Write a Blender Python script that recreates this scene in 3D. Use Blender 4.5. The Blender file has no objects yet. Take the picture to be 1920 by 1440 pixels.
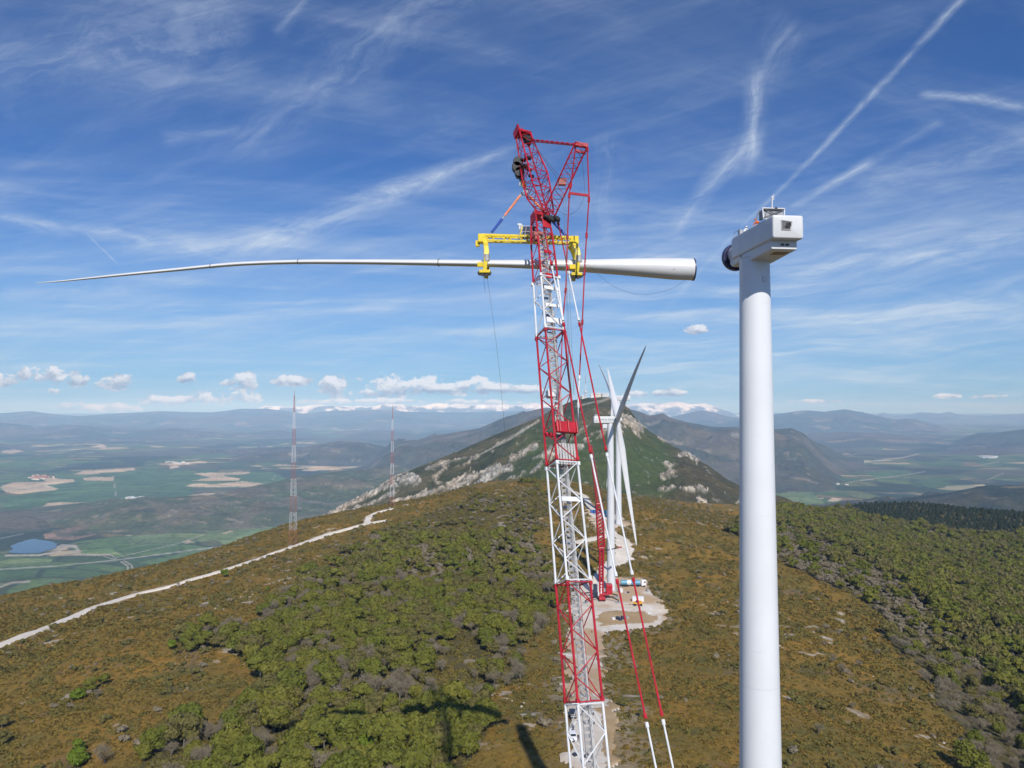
import bpy, math, random
import numpy as np
from mathutils import Vector, Matrix
R = math.radians
rng = np.random.default_rng(7)
random.seed(7)
scene = bpy.context.scene
COL = scene.collection
CAMZ = 84.0
PITCH = R(1.98)
F = 1333.0

# ------------------------------------------------------------------ camera
cam_d = bpy.data.cameras.new('camera')
cam_d.sensor_width = 36.0
cam_d.lens = 36.0 * F / 1920.0
cam_d.clip_start = 0.5
cam_d.clip_end = 200000.0
cam = bpy.data.objects.new('camera', cam_d)
COL.objects.link(cam)
cam.location = (0, 0, CAMZ)
cam.rotation_euler = (R(90) + PITCH, 0, 0)
scene.camera = cam

scene.view_settings.view_transform = 'Standard'
scene.view_settings.look = 'None'
scene.view_settings.exposure = 0.0
scene.view_settings.gamma = 1.0
scene.cycles.max_bounces = 5
scene.cycles.diffuse_bounces = 2
scene.cycles.glossy_bounces = 2
scene.cycles.transparent_max_bounces = 6
scene.cycles.volume_bounces = 0
scene.cycles.use_denoising = True
scene.cycles.sample_clamp_indirect = 4.0

# sun: behind the camera, 11 degrees to the right, about 41 degrees up
SUN_EL, SUN_AZ = R(41.0), R(11.0)
TO_SUN = Vector((math.sin(SUN_AZ) * math.cos(SUN_EL), -math.cos(SUN_AZ) * math.cos(SUN_EL), math.sin(SUN_EL)))
sd = bpy.data.lights.new('sun', 'SUN')
sd.energy = 4.5
sd.angle = R(0.5)
sd.color = (1.0, 0.955, 0.89)
sun = bpy.data.objects.new('sun', sd)
COL.objects.link(sun)
sun.rotation_euler = (-TO_SUN).to_track_quat('-Z', 'Y').to_euler()

# ------------------------------------------------------------------ pixel <-> world (photo pixels, 1920 x 1440)
def ray(px, py):
    dx = (px - 960.0) / F
    dz = -(py - 720.0) / F
    y = math.cos(PITCH) - dz * math.sin(PITCH)
    z = math.sin(PITCH) + dz * math.cos(PITCH)
    return dx / y, z / y

def P(px, py, Y):
    a, b = ray(px, py)
    return Vector((a * Y, Y, CAMZ + b * Y))

def pix(x, y, z):
    z = z - CAMZ
    fy = y * math.cos(PITCH) + z * math.sin(PITCH)
    fz = -y * math.sin(PITCH) + z * math.cos(PITCH)
    fy = np.maximum(fy, 1e-3)
    return 960 + F * x / fy, 720 - F * fz / fy

# ------------------------------------------------------------------ node helper
class S:
    """a socket with arithmetic"""
    def __init__(s, nt, sock): s.nt, s.k = nt, sock
    def _m(s, op, *o):
        n = s.nt.nodes.new('ShaderNodeMath'); n.operation = op
        for i, v in enumerate((s,) + o):
            if isinstance(v, S): s.nt.links.new(v.k, n.inputs[i])
            else: n.inputs[i].default_value = float(v)
        return S(s.nt, n.outputs[0])
    def __add__(s, o): return s._m('ADD', o)
    __radd__ = __add__
    def __sub__(s, o): return s._m('SUBTRACT', o)
    def __rsub__(s, o): return (s * -1.0) + o
    def __mul__(s, o): return s._m('MULTIPLY', o)
    __rmul__ = __mul__
    def __truediv__(s, o): return s._m('DIVIDE', o)
    def mx(s, o): return s._m('MAXIMUM', o)
    def mn(s, o): return s._m('MINIMUM', o)
    def abs(s): return s._m('ABSOLUTE')
    def pw(s, o): return s._m('POWER', o)
    def cl(s): return s.mx(0.0).mn(1.0)
    def smooth(s, a, b):
        n = s.nt.nodes.new('ShaderNodeMapRange'); n.interpolation_type = 'SMOOTHSTEP'
        s.nt.links.new(s.k, n.inputs[0])
        n.inputs[1].default_value = a; n.inputs[2].default_value = b
        return S(s.nt, n.outputs[0])

def xyz(nt, a=0.0, b=0.0, c=0.0):
    n = nt.nodes.new('ShaderNodeCombineXYZ')
    for i, v in enumerate((a, b, c)):
        if isinstance(v, S): nt.links.new(v.k, n.inputs[i])
        else: n.inputs[i].default_value = v
    return S(nt, n.outputs[0])

def noise(nt, vec, scale=1.0, detail=4, rough=0.5, dist=0.0):
    n = nt.nodes.new('ShaderNodeTexNoise')
    if vec is not None: nt.links.new(vec.k, n.inputs['Vector'])
    n.inputs['Scale'].default_value = scale
    n.inputs['Detail'].default_value = detail
    n.inputs['Roughness'].default_value = rough
    n.inputs['Distortion'].default_value = dist
    return S(nt, n.outputs[0])

def mix(nt, f, a, b, blend='MIX'):
    n = nt.nodes.new('ShaderNodeMix'); n.data_type = 'RGBA'; n.blend_type = blend
    for i, v in ((0, f), (6, a), (7, b)):
        if isinstance(v, S): nt.links.new(v.k, n.inputs[i])
        elif i == 0: n.inputs[0].default_value = v
        else: n.inputs[i].default_value = (v[0], v[1], v[2], 1)
    return S(nt, n.outputs[2])

# ------------------------------------------------------------------ sky
world = bpy.data.worlds.new('World')
scene.world = world
world.use_nodes = True
def build_sky():
    nt = world.node_tree
    bg = nt.nodes['Background']
    sky = nt.nodes.new('ShaderNodeTexSky'); sky.sky_type = 'NISHITA'
    sky.sun_disc = False
    sky.sun_elevation = SUN_EL
    sky.sun_rotation = math.pi - SUN_AZ          # measured from +Y, clockwise
    sky.altitude = 1100
    sky.air_density = 1.0; sky.dust_density = 0.6; sky.ozone_density = 2.5
    tc = nt.nodes.new('ShaderNodeTexCoord')
    sp = nt.nodes.new('ShaderNodeSeparateXYZ')
    nt.links.new(tc.outputs['Generated'], sp.inputs[0])
    x, y, z = (S(nt, sp.outputs[i]) for i in range(3))
    yy = y.abs().mx(0.03)
    u, v = x / yy, z / yy
    base = mix(nt, 1.0, S(nt, sky.outputs[0]), SKY_TINT, 'MULTIPLY')
    # paler, slightly warmer air low down
    low = v.smooth(0.36, -0.02)
    base = mix(nt, low * 0.62, base, SKY_LOW)
    # warp shared by every streak
    wv = xyz(nt, u * 2.2, v * 4.5, 3.1)
    wn = noise(nt, wv, 1.0, 3, 0.55) - 0.5
    wn2 = noise(nt, xyz(nt, u * 7.0, v * 10.0, 9.3), 1.0, 4, 0.6) - 0.5
    # thin high cloud on a plane overhead
    inv = z.mx(0.0) + 0.10
    cx, cy = x / inv, y / inv
    a1, b1 = cx * 0.94 + cy * 0.34, cy * 0.94 - cx * 0.34
    c1 = noise(nt, xyz(nt, a1 * 0.55, b1 * 2.3, wn * 1.2), 1.1, 7, 0.62, 0.35).smooth(0.42, 0.86)
    a2, b2 = cx * 0.80 - cy * 0.60, cy * 0.80 + cx * 0.60
    c2 = noise(nt, xyz(nt, a2 * 0.6, b2 * 3.2, wn * 1.5 + 7.0), 1.3, 7, 0.62, 0.5).smooth(0.45, 0.9)
    # low veils: long, nearly level streaks
    c3 = noise(nt, xyz(nt, u * 1.5 - v * 1.2, v * 21.0 - u * 1.6 + wn * 2.0, 2.0), 1.0, 7, 0.6, 0.3).smooth(0.38, 0.82)
    band = v.smooth(0.42, 0.12) * v.smooth(-0.01, 0.05)
    vr = (u.smooth(-0.1, 0.6) * 0.35 + 0.65)
    c4 = noise(nt, xyz(nt, u * 2.6 + v * 1.0, v * 34.0 - u * 3.2 + wn * 3.2, 12.0), 1.0, 7, 0.66, 0.5).smooth(0.46, 0.84)
    patch = noise(nt, xyz(nt, u * 1.9 + 4.0, v * 5.0 - u, 21.0), 1.0, 3, 0.5).smooth(0.30, 0.68)
    cir = c1 * 0.34 + c2 * 0.18 + (c3 * 1.15 + c4 * 0.8) * band * vr * (patch * 0.75 + 0.25) + noise(nt, xyz(nt, u * 1.4, v * 2.4, 5.0), 1.0, 3, 0.5).smooth(0.4, 0.8) * 0.10
    fine = noise(nt, xyz(nt, u * 9.0 - v * 8.0, v * 46.0 - u * 12.0, 31.0), 1.0, 6, 0.7, 0.6)
    # streaks and contrails, each where it hangs in this sky
    def streak(p0, p1, w0, w1, k, amp=0.5, fe=0.12, bend=0.0, soft=1.5):
        nonlocal cir
        u0, v0 = ray(*p0); u1, v1 = ray(*p1)
        L = math.hypot(u1 - u0, v1 - v0); a, b = (u1 - u0) / L, (v1 - v0) / L
        t = ((u - u0) * a + (v - v0) * b) * (1 / L)
        s = (v - v0) * a - (u - u0) * b
        s = s + wn * (amp * (w0 + w1)) + wn2 * (amp * 0.8 * (w0 + w1))
        if bend: s = s + (t * (1.0 - t)) * bend
        w = t * (w1 - w0) + w0
        m = (1.0 - (s.abs() / w.mx(0.0005))).cl().pw(soft)
        m = m * t.smooth(-fe * 0.3, fe) * t.smooth(1.0 + fe * 0.3, 1.0 - fe)
        tex = noise(nt, xyz(nt, t * (L * 11.0), s * 42.0, k * 7.0), 1.0, 7, 0.68, 0.7).smooth(0.30, 0.72)
        cir = cir + m * (tex * 0.85 + 0.15) * (k * 1.3)
    streak((1832, -30), (1480, 340), .011, .006, .46, .35)
    streak((1500, 320), (1385, 430), .007, .003, .28, .25)
    streak((1385, 430), (1230, 600), .004, .010, .22, .3)
    streak((1480, 392), (1640, 300), .008, .013, .40, .35)
    streak((1620, 310), (1770, 225), .012, .014, .22, .4)
    streak((1722, 178), (1930, 204), .010, .013, .50, .25, bend=-.02)
    streak((1500, 30), (1405, 200), .050, .030, .20, .6, .2)
    streak((1420, 120), (1398, 330), .022, .026, .40, .7, .3)
    streak((1412, 240), (1255, 450), .026, .020, .46, .8, .3)
    streak((430, 480), (960, 272), .044, .014, .56, .45, .16)
    streak((-40, 398), (470, 478), .015, .030, .44, .4)
    streak((160, 436), (228, 502), .0022, .0016, .42, .05, .3)
    streak((-20, 552), (380, 522), .020, .018, .28, .6)
    streak((300, 262), (452, 235), .020, .013, .22, .6)
    streak((520, 70), (580, -20), .018, .012, .20, .6)
    streak((420, 300), (900, -60), .050, .09, .20, .7)
    streak((1440, 510), (1960, 450), .018, .032, .40, .5)
    streak((1180, 488), (1400, 470), .012, .014, .28, .6)
    streak((1600, 350), (1960, 260), .030, .040, .26, .7)
    streak((1150, 600), (1400, 575), .007, .008, .36, .5)
    streak((300, 600), (760, 578), .010, .010, .30, .7)
    streak((520, 650), (1000, 610), .012, .013, .30, .7)
    streak((100, 575), (900, 560), .006, .006, .20, .8)
    streak((1130, 470), (1140, 250), .035, .045, .16, .8)
    streak((1460, 600), (1960, 590), .05, .06, .30, .5)
    streak((-50, 160), (480, 60), .10, .12, .18, .6)
    cir = cir * (fine.smooth(0.32, 0.64) * 0.42 + 0.68)
    col = mix(nt, cir.cl() * 0.95, base, CLOUD_THIN)
    # fair-weather cumulus, low over the far mountains
    blobs = [(735, 722, 55, 22), (790, 722, 60, 18), (860, 724, 75, 15), (905, 722, 40, 17), (960, 730, 55, 8), (700, 735, 30, 10),
             (85, 702, 42, 14), (135, 714, 32, 10), (213, 719, 38, 13), (346, 711, 18, 10), (405, 745, 26, 13),
             (465, 718, 26, 20), (430, 715, 18, 9), (460, 742, 28, 12), (545, 713, 38, 9), (625, 722, 26, 17), (640, 738, 24, 9),
             (305, 752, 34, 10), (340, 748, 24, 9), (190, 763, 55, 8), (120, 762, 24, 7), (0, 712, 26, 13), (100, 732, 14, 7),
             (1309, 616, 24, 10), (1200, 738, 20, 5), (1230, 738, 12, 6), (1265, 737, 20, 6), (1530, 752, 40, 4), (1775, 742, 18, 4), (1870, 744, 30, 4),
             (760, 752, 160, 5), (890, 755, 90, 6)]
    bn = noise(nt, xyz(nt, u * 30.0, v * 44.0, 1.7), 1.0, 8, 0.66, 0.15)
    bn_up = noise(nt, xyz(nt, u * 30.0 + 0.12, v * 44.0 + 0.34, 1.7), 1.0, 5, 0.66, 0.15)
    Fm = None; Hm = None
    for (bx, by, rx, ry) in blobs:
        cu, cv = ray(bx, by + ry * 0.35)
        ru, rv = rx / F * 1.45, ry / F * 1.6
        du = (u - cu) * (1 / ru); dv = (v - cv) * (1 / rv)
        dvs = dv.mx(dv * -1.9)                     # flat bases
        f = 1.0 - (du * du + dvs * dvs)
        Fm = f if Fm is None else Fm.mx(f)
        hh = (dv * 0.5) * f.mx(0.0)
        Hm = hh if Hm is None else Hm + hh
    Fm = Fm.mx(-3.0)
    dens = (Fm * 0.60 + (bn - 0.515) * 3.6)
    cm = dens.smooth(0.05, 0.34) * y.smooth(0.0, 0.1)
    lit = ((bn - bn_up) * 3.2 + Hm * 2.6 + 0.40).cl()  # sunlit tops and shaded bases are put into the cloud colour
    ccol = mix(nt, lit, CUM_DARK, CUM_LIT)
    col = mix(nt, cm * 0.86, col, ccol)
    # earth seen far below the horizon, all round
    col = mix(nt, z.smooth(-0.004, -0.03), col, (0.95, 0.92, 0.72))
    nt.links.new(col.k, bg.inputs['Color'])
    bg.inputs['Strength'].default_value = SKY_STRENGTH
SKY_STRENGTH = 0.10
SKY_TINT = (0.40, 0.67, 1.06)
SKY_LOW = (2.9, 4.9, 7.1)
CLOUD_THIN = (6.4, 7.4, 8.6)
CUM_DARK = (2.9, 3.6, 5.0)
CUM_LIT = (8.3, 8.6, 9.3)
build_sky()
world.cycles.sampling_method = 'MANUAL'; world.cycles.sample_map_resolution = 512

# ------------------------------------------------------------------ tagging and meshes
def tag(o, label=None, cat=None, group=None, kind=None):
    if label: o['label'] = label
    if cat: o['category'] = cat
    if group: o['group'] = group
    if kind: o['kind'] = kind
    return o

def empty(name, loc=(0, 0, 0), rz=0.0, **k):
    o = bpy.data.objects.new(name, None)
    o.location = loc; o.rotation_euler = (0, 0, rz); o.empty_display_size = 0.5
    COL.objects.link(o)
    return tag(o, **k)

ONE_EACH = {'lightning_receptor', 'end_block', 'aerial_box', 'roller', 'footing', 'sheave', 'jib_winch', 'vent', 'lamp_box', 'luffing_cylinder', 'counterweight', 'window', 'sling_shackle'}
class MB:
    def __init__(s): s.v, s.f, s.st = [], [], []
    def add(s, vs, fs):
        b = len(s.v); s.st.append((b, len(s.f))); s.v += [tuple(q) for q in vs]
        s.f += [tuple(b + i for i in f) for f in fs]
        return s
    def tube(s, p, q, r, n=6, r2=None, cap=True):
        p, q = Vector(p), Vector(q); d = q - p
        if d.length < 1e-6: return s
        d.normalize()
        a = d.orthogonal().normalized(); b = d.cross(a)
        r2 = r if r2 is None else r2
        vs = []
        for c, rr in ((p, r), (q, r2)):
            for i in range(n):
                t = 2 * math.pi * i / n
                vs.append(c + a * (rr * math.cos(t)) + b * (rr * math.sin(t)))
        fs = [(i, (i + 1) % n, n + (i + 1) % n, n + i) for i in range(n)]
        if cap: fs += [tuple(range(n - 1, -1, -1)), tuple(range(n, 2 * n))]
        return s.add(vs, fs)
    def path(s, pts, r, n=5):
        for a, b in zip(pts[:-1], pts[1:]): s.tube(a, b, r, n)
        return s
    def box(s, c, dims, ax=None):
        c = Vector(c)
        X, Y, Z = ax if ax else (Vector((1, 0, 0)), Vector((0, 1, 0)), Vector((0, 0, 1)))
        h = [d / 2 for d in dims]
        vs = [c + X * (sx * h[0]) + Y * (sy * h[1]) + Z * (sz * h[2]) for sx in (-1, 1) for sy in (-1, 1) for sz in (-1, 1)]
        return s.add(vs, [(0, 1, 3, 2), (4, 6, 7, 5), (0, 4, 5, 1), (2, 3, 7, 6), (0, 2, 6, 4), (1, 5, 7, 3)])
    def beam(s, p, q, w, h, up=(0, 0, 1)):
        p, q = Vector(p), Vector(q); d = (q - p); L = d.length; d.normalize()
        side = d.cross(Vector(up)).normalized(); u2 = side.cross(d)
        return s.box((p + q) / 2, (L, w, h), (d, side, u2))
    def loft(s, rings, cap=True):
        n = len(rings[0]); vs = [q for r_ in rings for q in r_]; fs = []
        for k in range(len(rings) - 1):
            for i in range(n):
                fs.append((k * n + i, k * n + (i + 1) % n, (k + 1) * n + (i + 1) % n, (k + 1) * n + i))
        if cap:
            fs.append(tuple(range(n - 1, -1, -1)))
            fs.append(tuple(range((len(rings) - 1) * n, len(rings) * n)))
        return s.add(vs, fs)
    def lathe(s, prof, n=32, o=(0, 0, 0), ax=(0, 0, 1)):
        o = Vector(o); d = Vector(ax).normalized(); a = d.orthogonal().normalized(); b = d.cross(a)
        rings = [[o + d * z + a * (r * math.cos(2 * math.pi * i / n)) + b * (r * math.sin(2 * math.pi * i / n)) for i in range(n)] for r, z in prof]
        return s.loft(rings)
    def mesh(s, name, mat, smooth=False):
        me = bpy.data.meshes.new(name)
        me.from_pydata([tuple(q) for q in s.v], [], s.f)
        me.materials.append(mat)
        if smooth:
            for p in me.polygons: p.use_smooth = True
            try: me.set_sharp_from_angle(angle=R(38))
            except Exception: pass
        me.update()
        return me
    def build(s, name, mat, parent=None, smooth=False, bevel=0.0):
        if name in ONE_EACH and len(s.st) > 1:          # countable pieces: a part each
            e = s.st + [(len(s.v), len(s.f))]
            for (a, fa), (b, fb) in zip(e[:-1], e[1:]):
                q = MB(); q.add(s.v[a:b], [tuple(i - a for i in f) for f in s.f[fa:fb]]); o = q.build(name, mat, parent, smooth, bevel)
            return o
        me = s.mesh(name, mat, smooth)
        o = bpy.data.objects.new(name, me); COL.objects.link(o)
        if parent is not None:
            o.parent = parent
        if bevel:
            m = o.modifiers.new('bevel', 'BEVEL'); m.width = bevel; m.segments = 2; m.limit_method = 'ANGLE'
        return o

def fast_mesh(name, V, Fq, mat, cols=None, smooth=True):
    me = bpy.data.meshes.new(name)
    V = np.asarray(V, np.float32); Fq = np.asarray(Fq, np.int32)
    k = Fq.shape[1]
    me.vertices.add(len(V)); me.vertices.foreach_set('co', V.ravel())
    me.loops.add(Fq.size); me.loops.foreach_set('vertex_index', Fq.ravel())
    me.polygons.add(len(Fq)); me.polygons.foreach_set('loop_start', np.arange(0, Fq.size, k, dtype=np.int32))
    if smooth: me.polygons.foreach_set('use_smooth', np.ones(len(Fq), bool))
    if mat: me.materials.append(mat)
    me.update(calc_edges=True)
    if cols is not None:
        a = me.color_attributes.new('Col', 'FLOAT_COLOR', 'POINT')
        c = np.ones((len(V), 4), np.float32); c[:, :3] = cols
        a.data.foreach_set('color', c.ravel())
    return me

def link_mesh(name, me, parent=None):
    o = bpy.data.objects.new(name, me); COL.objects.link(o)
    if parent is not None: o.parent = parent
    return o

def copy_tree(o, parent=None):
    c = o.copy(); COL.objects.link(c)
    if parent is not None: c.parent = parent
    for ch in list(o.children): copy_tree(ch, c)
    return c

# ------------------------------------------------------------------ materials
def mat(name, col, rough=0.5, metal=0.0, var=0.12, scale=1.5, bump=0.0, spec=0.5, dirt=None):
    m = bpy.data.materials.new(name); m.use_nodes = True
    nt = m.node_tree; b = nt.nodes['Principled BSDF']
    tc = nt.nodes.new('ShaderNodeTexCoord'); co = S(nt, tc.outputs['Object'])
    n1 = noise(nt, co, scale, 5, 0.6)
    dark = tuple(c * (1 - var) for c in col); lite = tuple(min(1, c * (1 + var * 0.6)) for c in col)
    c = mix(nt, n1.smooth(0.3, 0.7), dark, lite)
    if dirt:
        n2 = noise(nt, co, scale * 3.1, 6, 0.7).smooth(0.58, 0.74)
        c = mix(nt, n2 * 0.6, c, dirt)
    nt.links.new(c.k, b.inputs['Base Color'])
    b.inputs['Roughness'].default_value = rough
    b.inputs['Metallic'].default_value = metal
    b.inputs['Specular IOR Level'].default_value = spec
    if bump:
        bp = nt.nodes.new('ShaderNodeBump'); bp.inputs['Strength'].default_value = bump
        nt.links.new(n1.k, bp.inputs['Height']); nt.links.new(bp.outputs[0], b.inputs['Normal'])
    return m

M = {}
M['red'] = mat('crane_red_paint', (0.45, 0.010, 0.024), 0.42, var=0.32, scale=0.8, dirt=(0.30, 0.03, 0.03))
M['white'] = mat('crane_white_paint', (0.70, 0.71, 0.72), 0.42, var=0.12, scale=0.8, dirt=(0.45, 0.44, 0.42))
M['tower'] = mat('tower_white_paint', (0.66, 0.68, 0.70), 0.38, var=0.035, scale=0.25)
M['blade'] = mat('blade_gelcoat', (0.66, 0.67, 0.67), 0.34, var=0.04, scale=0.3)
M['nacelle'] = mat('nacelle_gelcoat', (0.66, 0.67, 0.67), 0.36, var=0.05, scale=0.6)
M['galv'] = mat('galvanised_steel', (0.46, 0.46, 0.46), 0.5, 0.3, var=0.2, scale=3)
M['yellow'] = mat('yellow_paint', (0.80, 0.60, 0.02), 0.42, var=0.15, scale=1.2, dirt=(0.3, 0.22, 0.03))
M['black'] = mat('black_steel', (0.018, 0.018, 0.02), 0.5, var=0.3)
M['rope'] = mat('steel_rope', (0.07, 0.07, 0.075), 0.6, var=0.2)
M['navy'] = mat('navy_blue_paint', (0.025, 0.03, 0.09), 0.4, var=0.2)
M['orange'] = mat('orange_sling', (0.80, 0.26, 0.12), 0.8, var=0.2)
M['blue'] = mat('blue_sleeve', (0.02, 0.07, 0.36), 0.6, var=0.2)
M['hivis'] = mat('orange_workwear', (0.85, 0.17, 0.03), 0.8, var=0.15, scale=5)
M['skin'] = mat('skin', (0.45, 0.27, 0.19), 0.6, var=0.08)
M['cloth'] = mat('dark_trousers', (0.03, 0.04, 0.07), 0.85, var=0.2, scale=5)
M['paleblue'] = mat('pale_blue_paint', (0.10, 0.30, 0.44), 0.4, var=0.12)
M['deepblue'] = mat('blue_container_paint', (0.03, 0.12, 0.38), 0.5, var=0.15)
M['glass'] = mat('dark_glass', (0.02, 0.025, 0.03), 0.08, var=0.1)
M['carwhite'] = mat('white_car_paint', (0.78, 0.78, 0.78), 0.25, var=0.03)
M['carblack'] = mat('black_car_paint', (0.02, 0.022, 0.03), 0.2, var=0.1)
M['tyre'] = mat('tyre_rubber', (0.02, 0.02, 0.02), 0.85, var=0.2)
M['concrete'] = mat('pale_concrete', (0.42, 0.41, 0.38), 0.85, var=0.15)
M['grate'] = mat('grey_grating', (0.42, 0.41, 0.40), 0.65, var=0.12)
M['plaster'] = mat('pale_plaster', (0.62, 0.57, 0.48), 0.85, var=0.15, scale=0.1)
M['tile'] = mat('clay_roof_tile', (0.34, 0.14, 0.08), 0.85, var=0.2, scale=0.2)
M['metalroof'] = mat('pale_sheet_roof', (0.55, 0.56, 0.57), 0.5, var=0.1, scale=0.1)
M['text'] = mat('teal_lettering', (0.03, 0.22, 0.25), 0.6, var=0.05)
M['yellowplant'] = mat('plant_yellow', (0.70, 0.36, 0.03), 0.5, var=0.15)
M['mred'] = mat('mast_red', (0.40, 0.12, 0.10), 0.6, var=0.15)
# ------------------------------------------------------------------ numpy noise
_perm = rng.permutation(4096)
_gr = rng.normal(size=(4096, 2)); _gr /= np.linalg.norm(_gr, axis=1)[:, None]
def gnoise(x, y):
    xi = np.floor(x).astype(np.int64); yi = np.floor(y).astype(np.int64)
    xf = x - xi; yf = y - yi
    def g(a, b, dx, dy):
        h = _perm[(_perm[(xi + a) & 4095] + (yi + b)) & 4095]
        return _gr[h, 0] * dx + _gr[h, 1] * dy
    u = xf * xf * xf * (xf * (xf * 6 - 15) + 10); v = yf * yf * yf * (yf * (yf * 6 - 15) + 10)
    n00 = g(0, 0, xf, yf); n10 = g(1, 0, xf - 1, yf); n01 = g(0, 1, xf, yf - 1); n11 = g(1, 1, xf - 1, yf - 1)
    return (n00 * (1 - u) + n10 * u) * (1 - v) + (n01 * (1 - u) + n11 * u) * v * 1.0
def fbm(x, y, wl, octv=4, gain=0.5):
    s = 0; a = 1.0; f = 1.0 / wl
    for i in range(octv):
        s = s + a * gnoise(x * f + 17.3 * i, y * f - 9.1 * i); a *= gain; f *= 2.03
    return s * 1.4
def ridged(x, y, wl, octv=4, gain=0.5):
    s = 0; a = 1.0; f = 1.0 / wl
    for i in range(octv):
        s = s + a * (1 - np.abs(gnoise(x * f + 5.3 * i, y * f + 3.7 * i)) * 2.4); a *= gain; f *= 2.07
    return s * 0.5
def sstep(a, b, x):
    t = np.clip((x - a) / (b - a), 0, 1); return t * t * (3 - 2 * t)
def inpoly(px, py, poly):
    r = np.zeros(px.shape, bool); n = len(poly); j = n - 1
    for i in range(n):
        xi, yi = poly[i]; xj, yj = poly[j]
        if yi != yj:
            c = ((yi > py) != (yj > py)) & (px < (xj - xi) * (py - yi) / (yj - yi) + xi)
            r ^= c
        j = i
    return r
def dline(px, py, pts):
    """distance to a polyline and the parameter along it"""
    best = np.full(px.shape, 1e9)
    for (x0, y0), (x1, y1) in zip(pts[:-1], pts[1:]):
        dx, dy = x1 - x0, y1 - y0; L2 = dx * dx + dy * dy + 1e-9
        t = np.clip(((px - x0) * dx + (py - y0) * dy) / L2, 0, 1)
        best = np.minimum(best, np.hypot(px - x0 - t * dx, py - y0 - t * dy))
    return best
def grid_faces(nr, nc):
    i = np.arange((nr - 1) * (nc - 1)); r = i // (nc - 1); c = i % (nc - 1)
    a = r * nc + c
    return np.stack([a, a + 1, a + nc + 1, a + nc], 1)
def Z7(*pts): return [(x * .3646, 680 + y * .3646) for x, y in pts]
def Z8(*pts): return [(560 + x * .2604, 700 + y * .2604) for x, y in pts]
def Z3(*pts): return [(1180 + x * .3854, 700 + y * .3854) for x, y in pts]

# ------------------------------------------------------------------ the hill: thin plate through surveyed points
ctl = [(0, 1440, 200), (300, 1440, 190), (640, 1440, 184), (960, 1440, 178), (1100, 1440, 176), (1434, 1440, 181), (1700, 1440, 200), (1920, 1440, 225),
       (1145, 1110, 414), (1160, 985, 572), (1230, 1170, 350), (1100, 1180, 338), (1100, 1300, 236), (1100, 1220, 296), (960, 1200, 300),
       (960, 1040, 470), (960, 950, 640), (1000, 903, 800), (1080, 905, 830), (1180, 935, 820), (1300, 948, 850), (1390, 952, 880),
       (549, 1027, 565), (735, 953, 855), (0, 1118, 520), (219, 1075, 560), (365, 1045, 620), (474, 1005, 690), (540, 990, 760), (601, 973, 850),
       (700, 954, 950), (753, 944, 990), (833, 927, 980), (898, 910, 900), (0, 1210, 330), (250, 1120, 440), (300, 1300, 245), (600, 1200, 300),
       (600, 1300, 240), (300, 1200, 312), (700, 1050, 470), (100, 1330, 240), (850, 990, 600), (1434, 1100, 430), (1600, 1100, 455), (1600, 1200, 348),
       (1600, 1300, 268), (1800, 1200, 400), (1800, 1300, 305), (1920, 1300, 335), (1750, 1100, 525), (1920, 1100, 620), (1900, 1010, 900),
       (1700, 1000, 900), (1500, 1000, 760), (1500, 957, 950), (1600, 952, 1200), (1750, 962, 1350), (1920, 975, 1400), (1300, 1050, 500), (1300, 1200, 320)]
cp = [tuple(P(*c)) for c in ctl]
cp += [(26, 76, 0), (10, 42, 0), (0, 120, -2), (-80, 80, -8), (120, 80, -11), (-220, 60, -26), (260, 60, -44), (0, -150, -4), (-300, -150, -50), (300, -150, -60),
       (-420, 250, -42), (-520, 380, -75), (420, 200, -70)]
for (px, py, Y) in [(-250, 1150, 470), (0, 1118, 520), (219, 1075, 560), (365, 1045, 620), (474, 1005, 690), (601, 973, 850), (700, 954, 950), (833, 927, 980)]:
    q = P(px, py, Y)
    for k, dz in ((1.22, 55), (1.55, 190), (2.0, 400), (2.8, 700)): cp.append((q.x * k, q.y * k, q.z - dz))
for (px, py, Y) in [(1000, 903, 800), (1180, 935, 820), (1300, 948, 850), (1390, 952, 880), (1500, 957, 950)]:
    q = P(px, py, Y)
    for k, dz in ((1.25, 45), (1.7, 150), (2.3, 330), (3.0, 600)): cp.append((q.x * k, q.y * k, q.z - dz))
for (px, py, Y) in [(1600, 952, 1200), (1750, 962, 1350), (1920, 975, 1400), (2200, 990, 1400)]:
    q = P(px, py, Y)
    for k, dz in ((1.3, 90), (1.7, 250), (2.2, 480)): cp.append((q.x * k, q.y * k, q.z - dz))
cp = np.array(cp)
def tps_fit(pts, lam=3.0):
    n = len(pts); XY = pts[:, :2] / 500.0
    r = np.linalg.norm(XY[:, None] - XY[None], axis=2)
    K = np.where(r > 0, r * r * np.log(r + 1e-12), 0) + np.eye(n) * lam * 1e-3
    Pm = np.hstack([np.ones((n, 1)), XY])
    A = np.block([[K, Pm], [Pm.T, np.zeros((3, 3))]])
    return XY, np.linalg.solve(A, np.concatenate([pts[:, 2], np.zeros(3)]))
_tx, _tw = tps_fit(cp)
def tps(x, y):
    x = np.asarray(x, float) / 500.0; y = np.asarray(y, float) / 500.0
    s = _tw[-3] + _tw[-2] * x + _tw[-1] * y
    for i in range(len(_tx)):
        r2 = (x - _tx[i, 0]) ** 2 + (y - _tx[i, 1]) ** 2
        s = s + _tw[i] * 0.5 * r2 * np.log(r2 + 1e-12)
    return s
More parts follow.
